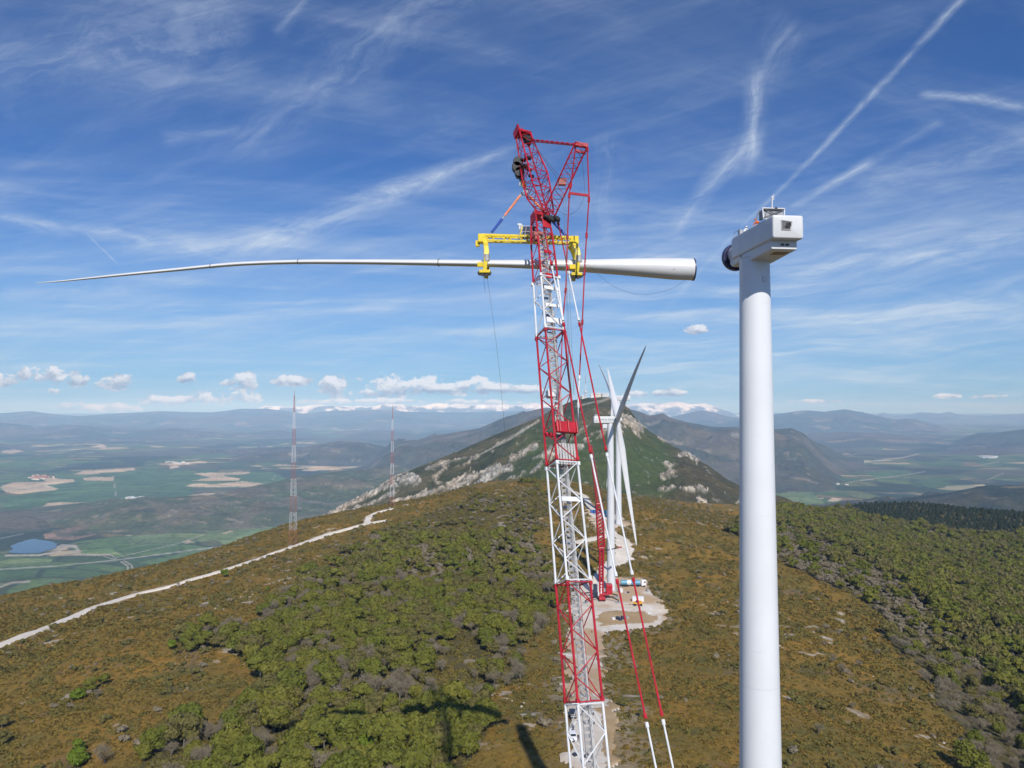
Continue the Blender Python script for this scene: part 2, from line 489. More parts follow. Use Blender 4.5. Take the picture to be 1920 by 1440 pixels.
# coarse table of the plate, read back bilinearly (fast)
GX = np.linspace(-3600, 3600, 961); GY = np.linspace(-600, 4200, 801)
_gx, _gy = np.meshgrid(GX, GY)
_T = tps(_gx, _gy)
def smooth_z(x, y):
    fx = np.clip((np.asarray(x, float) - GX[0]) / (GX[1] - GX[0]), 0, len(GX) - 1.001)
    fy = np.clip((np.asarray(y, float) - GY[0]) / (GY[1] - GY[0]), 0, len(GY) - 1.001)
    i = fx.astype(int); j = fy.astype(int); u = fx - i; v = fy - j
    return (_T[j, i] * (1 - u) + _T[j, i + 1] * u) * (1 - v) + (_T[j + 1, i] * (1 - u) + _T[j + 1, i + 1] * u) * v
PADS = []      # (x, y, radius, z) levelled ground
def hill_z(x, y):
    x = np.asarray(x, float); y = np.asarray(y, float)
    z = smooth_z(x, y)
    r = np.hypot(x, y)
    z = z + fbm(x, y, 60, 2) * 1.6 * sstep(100, 200, r) + fbm(x, y, 260, 2) * 6.0 * sstep(500, 1200, r)
    for (ax, ay, ar, az) in PADS:
        w = 1 - sstep(ar, ar * 1.5, np.hypot(x - ax, y - ay)); z = z * (1 - w) + az * w
    return z
_YS = np.exp(np.linspace(math.log(60), math.log(1700), 900))
def on_hill(px, py):
    a, b = ray(px, py)
    hz = hill_z(a * _YS, _YS); rz = CAMZ + b * _YS
    k = np.nonzero(rz < hz)[0]
    if len(k) == 0: return None
    i = k[0]
    if i == 0: Y = _YS[0]
    else:
        d0 = rz[i - 1] - hz[i - 1]; d1 = rz[i] - hz[i]; t = d0 / (d0 - d1); Y = _YS[i - 1] + t * (_YS[i] - _YS[i - 1])
    return Vector((a * Y, Y, float(hill_z(a * Y, Y))))
def zat(x, y): return float(hill_z(x, y))

T1 = (26.2, 76.3); CR = (9.6, 42.0)
T2 = on_hill(1146, 1108); T3 = on_hill(1160, 984)
PADS.append((T2.x + 3, T2.y - 12, 26, T2.z)); PADS.append((T1[0], T1[1], 20, 0.0))

TRACK_L = [(-60, 1238), (0, 1212), (60, 1187), (130, 1160), (200, 1132), (260, 1113), (330, 1097), (400, 1076), (450, 1060), (500, 1042), (560, 1022), (620, 1000), (680, 984), (725, 976)]
TRACK_U = [(686, 984), (692, 968), (708, 961), (738, 954)]
ROAD_MAIN = [(1098, 1500), (1098, 1440), (1098, 1380), (1098, 1320), (1100, 1260), (1102, 1200), (1112, 1150), (1120, 1110), (1125, 1080), (1135, 1062), (1160, 1050), (1176, 1032), (1172, 1012), (1155, 1002), (1120, 1008), (1090, 1016), (1060, 1018)]
ROAD_TOP = [(1172, 1015), (1150, 1000), (1135, 985), (1118, 965), (1104, 945), (1096, 930), (1085, 925), (1075, 922)]
def to_world(pts):
    out = []
    for p in pts:
        q = on_hill(*p)
        if q is not None: out.append((q.x, q.y))
    return out
W_TRACK_L, W_TRACK_U = to_world(TRACK_L), to_world(TRACK_U)
W_ROAD_MAIN, W_ROAD_TOP = to_world(ROAD_MAIN), to_world(ROAD_TOP)
PAD2 = to_world([(1090, 1085), (1155, 1082), (1205, 1084), (1218, 1102), (1240, 1130), (1256, 1160), (1225, 1178), (1180, 1182), (1125, 1188), (1085, 1190), (1070, 1150), (1082, 1110)])
PAD1 = to_world([(1052, 1500), (1054, 1440), (1060, 1380), (1062, 1330), (1060, 1250), (1062, 1200), (1075, 1170), (1135, 1170), (1130, 1240), (1128, 1300), (1150, 1318), (1162, 1345), (1163, 1400), (1156, 1440), (1165, 1500)])
PAD3 = to_world([(1098, 955), (1125, 958), (1150, 962), (1172, 975), (1186, 985), (1150, 990), (1140, 1003), (1128, 998), (1112, 985)])
PADLOOP = to_world([(1150, 1010), (1172, 1010), (1186, 1030), (1184, 1048), (1160, 1062), (1135, 1064), (1150, 1040)])
BARE = [W_TRACK_L, W_TRACK_U, W_ROAD_MAIN, W_ROAD_TOP]

def road_mask(x, y):
    m = np.zeros(x.shape, bool)
    for w, hw in ((W_TRACK_L, 2.8), (W_TRACK_U, 2.8), (W_ROAD_MAIN, 4.5), (W_ROAD_TOP, 4.2)):
        m |= dline(x, y, w) < hw
    for p in (PAD1, PAD2, PAD3, PADLOOP): m |= inpoly(x, y, p)
    return m

# regions, in photo pixels
WOOD_A = [(240, 1500), (285, 1400), (430, 1335), (505, 1270), (430, 1225), (330, 1222), (400, 1190), (480, 1165), (545, 1110), (600, 1075), (640, 1050), (700, 1010), (760, 985), (800, 960), (870, 940),
          (930, 916), (1010, 905), (1030, 950), (1015, 1000), (1030, 1070), (1030, 1200), (1000, 1195), (985, 1260), (930, 1290), (905, 1330), (905, 1380), (850, 1440), (840, 1500)]
WOOD_B = [(1400, 950), (1465, 950), (1600, 935), (2300, 935), (2300, 1700), (1860, 1500), (1810, 1400), (1770, 1330), (1735, 1260), (1665, 1190), (1620, 1130), (1560, 1090), (1470, 1065), (1380, 1000)]
CONIF = [(1585, 940), (1600, 965), (1650, 978), (1740, 990), (1840, 1006), (1900, 1004), (1960, 985), (2100, 960), (1900, 935), (1700, 925)]
def veg_masks(x, y, z):
    px, py = pix(x, y, z)
    n = fbm(x, y, 30, 3); n2 = fbm(x + 500, y, 90, 3)
    qx, qy = px + n * 26, py + n2 * 16
    a = inpoly(qx, qy, WOOD_A); b = inpoly(qx, qy, WOOD_B); c = inpoly(px + n * 15, py + n2 * 6, CONIF)
    return px, py, a, b, c, n, n2

# ------------------------------------------------------------------ land materials
def land_mat(name, s1, s2, k1=0.35, k2=0.3, bump=0.0, rough=0.95, streak=False, zspeck=0.0):
    m = bpy.data.materials.new(name); m.use_nodes = True
    nt = m.node_tree; b = nt.nodes['Principled BSDF']
    at = nt.nodes.new('ShaderNodeAttribute'); at.attribute_name = 'Col'
    g = nt.nodes.new('ShaderNodeNewGeometry'); pos = S(nt, g.outputs['Position'])
    n1 = noise(nt, pos, 1.0 / s1, 6, 0.62); n2 = noise(nt, pos, 1.0 / s2, 5, 0.65)
    f = (n1 - 0.5) * (k1 * 4) + (n2 - 0.5) * (k2 * 4) + 1.0
    f = f.mx(0.18)
    col = mix(nt, 1.0, S(nt, at.outputs['Color']), xyz(nt, f, f, f), 'MULTIPLY')
    # hue drift
    n3 = noise(nt, pos, 1.0 / (s1 * 3.3), 4, 0.6).smooth(0.35, 0.65)
    col = mix(nt, n3 * 0.35, col, mix(nt, 1.0, col, (1.25, 0.95, 0.62), 'MULTIPLY'))
    if zspeck:
        v = nt.nodes.new('ShaderNodeTexVoronoi'); v.inputs['Scale'].default_value = 1.0 / zspeck
        nt.links.new(pos.k, v.inputs['Vector'])
        d = S(nt, v.outputs['Distance']).smooth(0.15, 0.6)
        col = mix(nt, (1.0 - d) * 0.5, col, mix(nt, 1.0, col, (0.45, 0.55, 0.5), 'MULTIPLY'))
    nt.links.new(col.k, b.inputs['Base Color'])
    b.inputs['Roughness'].default_value = rough
    b.inputs['Specular IOR Level'].default_value = 0.15
    if bump:
        bp = nt.nodes.new('ShaderNodeBump'); bp.inputs['Strength'].default_value = 1.0; bp.inputs['Distance'].default_value = bump
        nt.links.new((n1 + n2 * 0.6).k, bp.inputs['Height']); nt.links.new(bp.outputs[0], b.inputs['Normal'])
    return m
C_OCHRE = np.array([0.235, 0.145, 0.030]); C_OLIVE = np.array([0.130, 0.108, 0.028]); C_DGRN = np.array([0.090, 0.090, 0.024])
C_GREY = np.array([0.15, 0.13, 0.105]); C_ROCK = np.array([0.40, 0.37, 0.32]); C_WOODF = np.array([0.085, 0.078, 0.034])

def lerp(a, b, t): return a * (1 - t[..., None]) + b * t[..., None]

def build_hill():
    na, nr = 1150, 860
    az = np.radians(np.linspace(-50, 50, na))
    rr = np.concatenate([np.linspace(3, 140, 60)[:-1], np.exp(np.linspace(math.log(140), math.log(3600), nr - 59))])
    A, Rr = np.meshgrid(az, rr)
    x = Rr * np.sin(A); y = Rr * np.cos(A)
    z = hill_z(x, y)
    px, py, a, b, c, n, n2 = veg_masks(x, y, z)
    t = np.clip(fbm(x, y, 38, 4) * 0.9 + 0.45, 0, 1)
    col = lerp(C_OCHRE, C_OLIVE, t)
    t2 = sstep(0.28, 0.62, fbm(x + 90, y - 40, 17, 4)); col = lerp(col, C_DGRN, t2 * 0.75)
    t3 = sstep(0.30, 0.55, fbm(x - 300, y + 70, 34, 4)); col = lerp(col, C_GREY * 0.8, t3 * 0.45)
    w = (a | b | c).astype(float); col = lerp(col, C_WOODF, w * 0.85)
    # bare limestone showing through the heath
    rk = sstep(0.44, 0.56, fbm(x * 0.8 + y * .3, y * 1.1 - x * .2, 9, 4)) * sstep(0.20, 0.42, fbm(x + 44, y + 10, 70, 2))
    rk = rk + (sstep(0.30, 0.42, fbm(x, y, 7, 3)) * sstep(0.6, 0.0, np.minimum.reduce([dline(px, py, L) / wd for L, wd in (
        ([(310, 1245), (350, 1252), (385, 1262)], 12), ([(320, 1300), (370, 1292), (405, 1278)], 8), ([(215, 1362), (245, 1355), (222, 1385)], 16), ([(0, 1405), (45, 1395)], 14),
        ([(255, 1325), (300, 1335)], 6), ([(1240, 1165), (1262, 1150), (1245, 1180)], 14), ([(1190, 1072), (1206, 1068)], 7), ([(1195, 995), (1208, 1010)], 6),
        ([(840, 950), (870, 938), (882, 934)], 8), ([(770, 974), (800, 976), (830, 984)], 6))])))
    col = lerp(col, C_ROCK, np.clip(rk, 0, 1) * 0.8)
    # scuffed verge round the roads and pads
    dmin = np.minimum.reduce([dline(x, y, q) for q in BARE])
    vg = sstep(7, 3.0, dmin + n * 5) * (np.hypot(x, y) > 60)
    col = lerp(col, np.array([0.30, 0.25, 0.18]), vg * 0.7)
    for pdp in (PAD1, PAD2, PAD3):
        dd = dline(x, y, pdp + [pdp[0]])
        col = lerp(col, np.array([0.26, 0.23, 0.17]), sstep(9, 1, dd + n * 10) * 0.75)
    # lower slopes turn scrubby grey green
    sc = sstep(-90, -190, z); col = lerp(col, np.array([0.055, 0.060, 0.034]), sc * 0.8)
    V = np.stack([x, y, z], -1).reshape(-1, 3)
    me = fast_mesh('hill_ground', V, grid_faces(nr, na)[:, ::-1], land_mat('heath_ground', 2.4, 0.7, 0.34, 0.26, bump=0.5), col.reshape(-1, 3))
    tag(link_mesh('hill_ground', me), kind='structure')
build_hill()

# ------------------------------------------------------------------ dirt roads and pads
def dirt_mat(name, c1, c2, c3):
    m = bpy.data.materials.new(name); m.use_nodes = True
    nt = m.node_tree; b = nt.nodes['Principled BSDF']
    g = nt.nodes.new('ShaderNodeNewGeometry'); pos = S(nt, g.outputs['Position'])
    n1 = noise(nt, pos, 0.09, 5, 0.6).smooth(0.35, 0.62); n2 = noise(nt, pos, 0.5, 6, 0.7).smooth(0.4, 0.7)
    n4 = noise(nt, pos, 0.035, 3, 0.5).smooth(0.47, 0.6)
    c = mix(nt, n1, c1, c2); c = mix(nt, n4 * 0.8, c, c3); c = mix(nt, n2 * 0.25, c, tuple(q * 0.5 for q in c2))
    nt.links.new(c.k, b.inputs['Base Color']); b.inputs['Roughness'].default_value = 0.95; b.inputs['Specular IOR Level'].default_value = 0.2
    return m
M['track'] = dirt_mat('limestone_gravel', (0.74, 0.68, 0.60), (0.64, 0.57, 0.47), (0.68, 0.61, 0.52))
M['pad'] = dirt_mat('compacted_pad', (0.68, 0.63, 0.56), (0.58, 0.50, 0.40), (0.44, 0.28, 0.14))
def strip(name, pts, hw, off=0.30, m=None):
    P0 = np.array(pts); d = np.r_[0, np.cumsum(np.hypot(*np.diff(P0, axis=0).T))]
    # Catmull-ish smoothing through resample + blur
    n = max(8, int(d[-1] / 2.0)); s = np.linspace(0, d[-1], n)
    X = np.interp(s, d, P0[:, 0]); Y = np.interp(s, d, P0[:, 1])
    for _ in range(4):
        X[1:-1] = (X[:-2] + 2 * X[1:-1] + X[2:]) / 4; Y[1:-1] = (Y[:-2] + 2 * Y[1:-1] + Y[2:]) / 4
    tx, ty = np.gradient(X), np.gradient(Y); L = np.hypot(tx, ty); nx, ny = -ty / L, tx / L
    K = 7; w = np.linspace(-1, 1, K)
    e1 = 1 + 0.45 * fbm(s, s * 0 + 3, 9, 3); e2 = 1 + 0.45 * fbm(s, s * 0 + 40, 9, 3)
    ww = np.where(w[None] < 0, w[None] * e1[:, None], w[None] * e2[:, None]) * hw
    x = X[:, None] + nx[:, None] * ww; y = Y[:, None] + ny[:, None] * ww
    z = hill_z(x, y) + off; z[:, 0] -= off + .25; z[:, -1] -= off + .25
    me = fast_mesh(name, np.stack([x, y, z], -1).reshape(-1, 3), grid_faces(n, K), m or M['track'])
    return tag(link_mesh(name, me), kind='structure')
def pad(name, poly, off, m, cell=1.0):
    p = np.array(poly); x0, y0 = p.min(0) - 4; x1, y1 = p.max(0) + 4
    gx = np.arange(x0, x1, cell); gy = np.arange(y0, y1, cell)
    X, Y = np.meshgrid(gx, gy)
    j = fbm(X, Y, 11, 3) * 4.5
    ins = inpoly(X + j, Y + j * .7, poly)
    Fq = grid_faces(len(gy), len(gx)); keep = ins.ravel()[Fq].sum(1) >= 3
    Z = hill_z(X, Y) + off - np.where(ins, 0, off + 0.2)
    Fq = Fq[keep]; used = np.unique(Fq); re = np.zeros(X.size, int); re[used] = np.arange(len(used))
    V = np.stack([X, Y, Z], -1).reshape(-1, 3)[used]
    return tag(link_mesh(name, fast_mesh(name, V, re[Fq], m)), kind='structure')
strip('track_road', W_TRACK_L, 3.7, 0.62)
strip('track_spur', W_TRACK_U, 3.3, 0.66)
strip('wind_farm_road', W_ROAD_MAIN, 4.2, 0.30)
strip('upper_road', W_ROAD_TOP, 3.8, 0.36)
pad('crane_pad', PAD1, 0.42, M['pad'])
M['sand'] = dirt_mat('sandy_spoil', (0.42, 0.30, 0.17), (0.36, 0.25, 0.13), (0.50, 0.40, 0.27))
PADS_ = to_world([(1136, 1500), (1136, 1440), (1134, 1380), (1132, 1330), (1138, 1316), (1152, 1322), (1163, 1345), (1164, 1400), (1158, 1440), (1166, 1500)])
pad('sandy_verge', PADS_, 0.62, M['sand'], .5)
pad('sandy_patch', to_world([(1122, 1150), (1160, 1146), (1215, 1148), (1236, 1156), (1228, 1170), (1180, 1172), (1126, 1176)]), 0.62, M['sand'])
pad('turbine_pad', PAD2, 0.46, M['pad'])
pad('far_turbine_pad', PAD3, 0.46, M['pad'])
pad('loop_pad', PADLOOP, 0.50, M['track'])
# long pale rock benches are shown by the hill itself

# ------------------------------------------------------------------ valley
VZ = CAMZ - 600.0
def valley_z(x, y):
    r = np.hypot(x, y)
    return VZ + fbm(x, y, 3200, 3) * 26 * sstep(3000, 7000, r) + fbm(x, y, 900, 2) * 5 + 60 * sstep(12000, 24000, r)
def build_valley():
    na, nr = 1250, 900
    az = np.radians(np.linspace(-52, 52, na)); rr = np.exp(np.linspace(math.log(1300), math.log(90000), nr))
    A, Rr = np.meshgrid(az, rr); x = Rr * np.sin(A); y = Rr * np.cos(A); z = valley_z(x, y)
    px, py = pix(x, y, z)
    # field mosaic: jittered cells in a warped frame
    wx = x + fbm(x, y, 1500, 3) * 420; wy = y + fbm(x + 900, y, 1500, 3) * 420
    def cells(cx, cy, seed):
        i = np.floor(wx / cx + gnoise(np.floor(wy / cy) * 7.1, wy * 0 + seed) * 1.5).astype(np.int64); j = np.floor(wy / cy).astype(np.int64)
        h = _perm[(_perm[(i + seed) & 4095] + j) & 4095]
        fx = wx / cx + gnoise(np.floor(wy / cy) * 7.1, wy * 0 + seed) * 1.5; fx -= np.floor(fx); fy = wy / cy - np.floor(wy / cy)
        edge = np.minimum(np.minimum(fx, 1 - fx) * cx, np.minimum(fy, 1 - fy) * cy)
        return h / 4095.0, edge
    h, edge = cells(280, 190, 11)
    h2, _ = cells(900, 700, 57)
    pal = np.array([[.040, .082, .036], [.052, .100, .040], [.064, .112, .046], [.034, .066, .032], [.075, .105, .052], [.045, .088, .042], [.10, .10, .062], [.058, .078, .044]])
    col = pal[(h * 7.99).astype(int)] * np.array([1.75, 1.45, 1.2])
    tan = (h > 0.86) & (h2 > 0.25); col = np.where(tan[..., None], np.array([.38, .32, .21]), col)
    col = lerp(col, np.array([.035, .045, .026]), sstep(20, 7, edge) * 0.8 * sstep(13000, 6000, Rr))
    wood = sstep(0.10, 0.24, fbm(x, y, 1900, 4) + 0.25 * fbm(x, y, 300, 3) - 0.02 + 0.2 * sstep(7000, 15000, Rr))
    col = lerp(col, np.array([.095, .090, .060]), wood * 0.85)
    wood2 = sstep(0.25, 0.4, fbm(x + 5000, y, 1200, 4)); col = lerp(col, np.array([.030, .042, .026]), wood2 * 0.8)
    jx, jy = px + fbm(x, y, 160, 2) * 3.0, py + fbm(x + 77, y, 160, 2) * 1.2
    TAN = np.array([.46, .37, .26]); BRN = np.array([.22, .155, .115])
    G1 = np.array([.110, .175, .056]); G2 = np.array([.080, .140, .055]); G3 = np.array([.140, .195, .078]); WD = np.array([.100, .092, .062])
    for c, poly in [
        (G2, Z7((150, 600), (560, 560), (980, 545), (1000, 700), (620, 712), (560, 740), (0, 745), (0, 680), (120, 685))),
        (G2, Z7((600, 560), (1400, 560), (1480, 600), (1340, 640), (1000, 650), (600, 690))),
        (G1, Z7((410, 980), (500, 905), (640, 890), (690, 950), (560, 985))),
        (G3, Z7((640, 895), (820, 870), (1060, 880), (1130, 905), (900, 935), (680, 950))),
        (G1, Z7((560, 985), (920, 930), (1010, 955), (700, 1000), (600, 1000))),
        (G3, Z7((1040, 840), (1200, 800), (1480, 770), (1500, 850), (1380, 885), (1150, 935), (1060, 880))),
        (G1, Z7((490, 1050), (560, 1035), (640, 1060), (600, 1085))), (G1, Z7((700, 1030), (880, 990), (1020, 985), (800, 1040))),
        (G3, Z7((0, 1020), (100, 1000), (260, 1010), (270, 1035), (0, 1055))),
        (WD, Z7((0, 760), (200, 755), (500, 770), (240, 860), (0, 880))), (G2, Z7((600, 820), (830, 800), (810, 830), (560, 860))),
        (G1, Z8((90, 770), (250, 740), (450, 700), (560, 720), (400, 780), (180, 830))), (G2, Z8((560, 540), (900, 520), (1000, 600), (850, 650), (560, 650))),
        (TAN, Z7((0, 640), (60, 615), (230, 612), (245, 632), (305, 650), (100, 678), (30, 664))),
        (TAN, Z7((210, 748), (240, 720), (440, 718), (450, 735), (525, 735), (425, 768), (215, 757))),
        (TAN, Z7((985, 570), (1280, 560), (1290, 570), (1140, 580), (1240, 594), (1220, 606), (980, 608), (1085, 590))),
        (TAN, Z7((950, 636), (990, 620), (1090, 626), (1250, 612), (1355, 620), (1300, 640), (1090, 640))),
        (TAN, Z7((960, 682), (1250, 656), (1240, 670), (1130, 692), (1100, 685))),
        (TAN, Z8((20, 704), (100, 668), (400, 630), (480, 615), (545, 620), (578, 640), (540, 668), (200, 698))),
        (BRN, Z7((225, 884), (330, 852), (470, 832), (585, 856), (380, 912), (230, 908))),
        (BRN * .8, Z7((730, 850), (850, 822), (1000, 838), (960, 866), (740, 868))),
        (TAN, Z7((365, 577), (430, 556), (690, 543), (700, 553), (480, 573))), (TAN, Z7((430, 592), (580, 587), (582, 606), (430, 603))),
        (TAN, Z7((230, 592), (380, 600), (390, 612), (240, 632))), (TAN * .9, Z7((0, 462), (40, 440), (125, 455), (60, 469))),
        (TAN, Z7((465, 435), (520, 420), (555, 430), (540, 441))), (TAN, Z7((870, 541), (900, 525), (925, 534), (880, 547))), (TAN, Z7((800, 522), (1050, 506), (1070, 514), (980, 522), (860, 526))),
        (TAN, Z7((620, 708), (700, 692), (760, 704), (700, 720))), (TAN, Z7((940, 925), (970, 912), (1000, 922), (960, 930))),
        (TAN, Z7((1130, 878), (1180, 862), (1200, 868), (1150, 880))), (BRN * 1.5, Z8((740, 545), (790, 528), (830, 535), (800, 562))),
        (np.array([.36, .34, .22]), Z3((1490, 562), (1560, 546), (1730, 541), (1738, 550), (1600, 568))),
        (TAN, Z3((960, 621), (990, 605), (1035, 612), (990, 623))), (TAN, Z3((845, 541), (900, 533), (950, 540), (890, 550))), (TAN, Z3((1000, 398), (1040, 386), (1110, 396), (1060, 402))),
        (TAN * .9, Z3((1640, 350), (1700, 345), (1750, 348), (1690, 353))), (TAN, Z3((725, 548), (790, 545), (785, 552), (730, 553))),
        (TAN, Z3((900, 612), (940, 604), (950, 610))), (np.array([.13, .15, .09]), Z3((900, 410), (960, 390), (1080, 400), (1100, 440), (960, 435))),
        (G3, Z3((740, 560), (860, 556), (960, 640), (900, 655), (740, 600))), (G2, Z3((1150, 480), (1350, 470), (1400, 500), (1200, 510)))]:
        mk = inpoly(jx, jy, poly); kk = (0.80 + 0.45 * h) * (1 + 0.12 * fbm(x, y, 120, 2)); kk = np.where(edge < 11, kk * (0.72 if c[0] < .2 else .93), kk); col = np.where(mk[..., None], c * kk[..., None], col)
    RD = np.array([.36, .34, .30])
    for w, L in [
        (2.2, Z7((30, 992), (200, 990), (300, 972), (340, 945), (390, 948), (402, 965), (370, 978))), (3.4, Z7((280, 960), (320, 940), (390, 945), (400, 962))),
        (1.2, Z7((0, 1062), (300, 1045), (600, 1015), (980, 965), (1150, 945), (1300, 915))), (0.9, Z7((380, 990), (520, 992), (600, 1015))), (1.1, Z7((520, 985), (560, 982), (600, 1008))),
        (1.6, Z7((625, 1024), (655, 1045), (660, 1066))), (1.6, Z7((640, 1020), (675, 1040), (684, 1062))), (2.0, Z7((0, 1152), (60, 1133), (150, 1124))),
        (0.7, Z7((600, 1000), (900, 935), (1060, 880))), (0.9, Z7((530, 735), (600, 706), (580, 574))), (0.8, Z7((1540, 672), (1640, 690), (1735, 716))), (0.7, Z7((0, 905), (120, 880))),
        (1.3, Z7((1560, 545), (1620, 525), (1670, 496), (1750, 490))), (0.7, Z7((1400, 605), (1418, 578))),
        (1.3, Z3((950, 500), (1000, 478), (1080, 445), (1200, 425), (1330, 410), (1405, 393))), (0.6, Z3((740, 505), (950, 502))), (0.7, Z3((1120, 520), (1300, 500), (1440, 478))),
        (0.7, Z3((1740, 520), (1820, 485))), (0.6, Z3((1680, 450), (1800, 430))), (0.6, Z3((1060, 530), (1190, 515)))]:
        d = dline(jx * 0 + px, py, L); col = lerp(col, RD, sstep(w, w * 0.55, d) * 0.9)
    V = np.stack([x, y, z], -1).reshape(-1, 3)
    me = fast_mesh('valley_ground', V, grid_faces(nr, na)[:, ::-1], land_mat('valley_land', 130, 30, 0.26, 0.24, zspeck=26), col.reshape(-1, 3))
    tag(link_mesh('valley_ground', me), kind='structure')
build_valley()
def on_valley(px, py, off=0.0):
    a, b = ray(px, py); Y = (VZ - CAMZ) / b
    for _ in range(6): Y = (float(valley_z(a * Y, Y)) + off - CAMZ) / b
    return Vector((a * Y, Y, CAMZ + b * Y))
def lake():
    pts = Z7((40, 978), (55, 952), (75, 940), (100, 930), (140, 916), (180, 910), (230, 918), (270, 925), (300, 936), (294, 955), (262, 965), (230, 976), (170, 983), (120, 986))
    w = [on_valley(*p) for p in pts]
    n = len(w); zz = max(q.z for q in w) + 2.5
    V = []
    for i in range(n):
        for t in (0, .5):
            q = w[i].lerp(w[(i + 1) % n], t); V.append((q.x + rng.normal() * 6 * (t > 0), q.y + rng.normal() * 5 * (t > 0), zz))
    m = mat('lake_water', (0.04, 0.08, 0.12), 0.25, var=0.1, scale=0.003)
    me = bpy.data.meshes.new('lake_water'); me.from_pydata(V, [], [tuple(range(len(V)))]); me.materials.append(m)
    o = link_mesh('lake_water', me); tag(o, kind='structure')
lake()

# ------------------------------------------------------------------ ridges and mountains
LM_FAR = land_mat('far_range_land', 900, 220, 0.30, 0.22)
LM_MID = land_mat('wooded_ridge_land', 160, 38, 0.32, 0.34, zspeck=16)
def ridge(name, crest, wf, wb, zf, zb, amp, wl, colf, m, ns=420, nv=70, cn=0.0, bow=0.15, ends=True, after=None):
    c = sorted(crest); pxs = np.array([q[0] for q in c], float)
    s = np.linspace(pxs[0], pxs[-1], ns)
    py = np.interp(s, pxs, [q[1] for q in c]); k = np.array([.25, .5, .25])
    py = np.convolve(np.pad(py, 1, 'edge'), k, 'valid')
    Y = np.interp(s, pxs, [q[2] for q in c])
    ab = np.array([ray(a, b) for a, b in zip(s, py)]); cx = ab[:, 0] * Y; cz = CAMZ + ab[:, 1] * Y
    f = lambda q: np.interp(s, pxs, q) if np.ndim(q) else np.full(ns, float(q))
    wf, wb, zf, zb = f(wf), f(wb), f(zf), f(zb)
    k2 = np.ones(ns)
    if ends:
        e = np.linspace(0, 1, ns); k2 = sstep(0, .12, e) * sstep(0, .12, 1 - e); cz = zb + (cz - zb) * k2
    v = np.linspace(-1, 1, nv); v = np.sign(v) * np.abs(v) ** 1.15
    vv, ss = np.meshgrid(v, s, indexing='ij')
    yy = Y[None] + np.where(vv < 0, vv * wf[None], vv * wb[None]); xx = cx[None] / Y[None] * yy
    t = np.abs(vv)
    base = np.where(vv < 0, zf[None], zb[None])
    h = cz[None] + (base - cz[None]) * (t + bow * t * (1 - t) * -1.0)
    env = np.sin(np.pi * np.clip(t, 0, 1)) * 0.9 + cn
    sc = np.abs(cz[None] - base)
    h = h + ((ridged(xx, yy, wl, 5, 0.52) - 0.5) * amp * env * 2 + fbm(xx, yy, wl * .3, 4) * amp * 0.25 * (env + .1)) * k2[None]
    ppx, ppy = pix(xx, yy, h)
    col = colf(xx, yy, h, vv, ppx, ppy)
    if after: h, col = after(xx, yy, h, vv, ppx, ppy, col)
    me = fast_mesh(name, np.stack([xx, yy, h], -1).reshape(-1, 3), grid_faces(nv, ns), m, col.reshape(-1, 3))
    return tag(link_mesh(name, me), kind='structure')
def fcol(c1, c2, wl, c3=None, th=.35):
    c1, c2 = np.array(c1), np.array(c2)
    def g(x, y, z, v, px, py):
        q = lerp(c1, c2, sstep(-.25, .3, fbm(x, y, wl, 5)))
        if c3 is not None: q = lerp(q, np.array(c3), sstep(th, th + .08, fbm(x + 999, y * 1.7, wl * .45, 4)))
        return q
    return g
WOOD1 = fcol((.055, .065, .044), (.090, .082, .064), 2600, (.16, .14, .10), .50)
def with_y(pts, Y): return [(a, b, Y) for a, b in pts]
base = VZ - 10
ridge('snowy_mountains', with_y([(380, 775), (450, 768), (500, 762), (560, 764), (600, 760), (640, 763), (690, 762), (730, 758), (780, 762), (830, 757), (880, 760), (920, 757), (960, 761), (1000, 756),
      (1060, 761), (1100, 760), (1180, 760), (1200, 756), (1220, 758), (1250, 757), (1270, 755), (1290, 759), (1320, 758), (1350, 762), (1390, 766), (1450, 772)], 30000),
      3500, 4000, base, base, 190, 2300, lambda x, y, z, v, px, py: lerp(np.array([.12, .14, .16]), np.array([.70, .70, .72]), sstep(-.30, .12, fbm(x, y * 1.4, 900, 4) + sstep(768, 758, py) - .45)),
      LM_FAR, 900, 40, cn=0.35)
ridge('far_mountains_left', with_y([(-500, 776), (-200, 772), (0, 775), (60, 771), (130, 781), (200, 777), (300, 771), (400, 774), (450, 767), (500, 766), (530, 770), (570, 776), (600, 772), (660, 769),
      (700, 768), (760, 772), (850, 773), (950, 771), (1050, 770), (1200, 776)], 25000), 6000, 5000, base, base, 190, 3600, WOOD1, LM_FAR, 900, 110, cn=0.06)
ridge('far_hills_left', with_y([(-500, 800), (-100, 796), (0, 792), (80, 800), (150, 797), (230, 806), (330, 803), (420, 812), (520, 808), (600, 812), (700, 806), (780, 812), (900, 800), (1000, 806)], 17000),
      4200, 3500, base, base, 90, 2600, WOOD1, LM_FAR, 800, 80, cn=0.1)
ridge('far_mountains_right', with_y([(1560, 792), (1600, 786), (1640, 779), (1655, 772), (1675, 779), (1700, 779), (1725, 773), (1760, 775), (1780, 772), (1800, 778), (1850, 780), (1920, 776), (2100, 772), (2400, 775)], 32000),
      5000, 4000, base, base, 160, 3000, WOOD1, LM_FAR, 600, 80, cn=0.06)
ridge('blue_mountains_right', with_y([(1150, 800), (1230, 790), (1262, 781), (1300, 772), (1318, 769), (1340, 774), (1370, 782), (1400, 785), (1455, 775), (1500, 769), (1520, 769), (1545, 772), (1585, 767), (1600, 770),
      (1640, 780), (1680, 787), (1700, 785), (1720, 789), (1750, 800), (1780, 811), (1830, 822), (1900, 826)], 20000), 4300, 4000, base, base, 170, 3000, WOOD1, LM_FAR, 700, 100, cn=0.05)
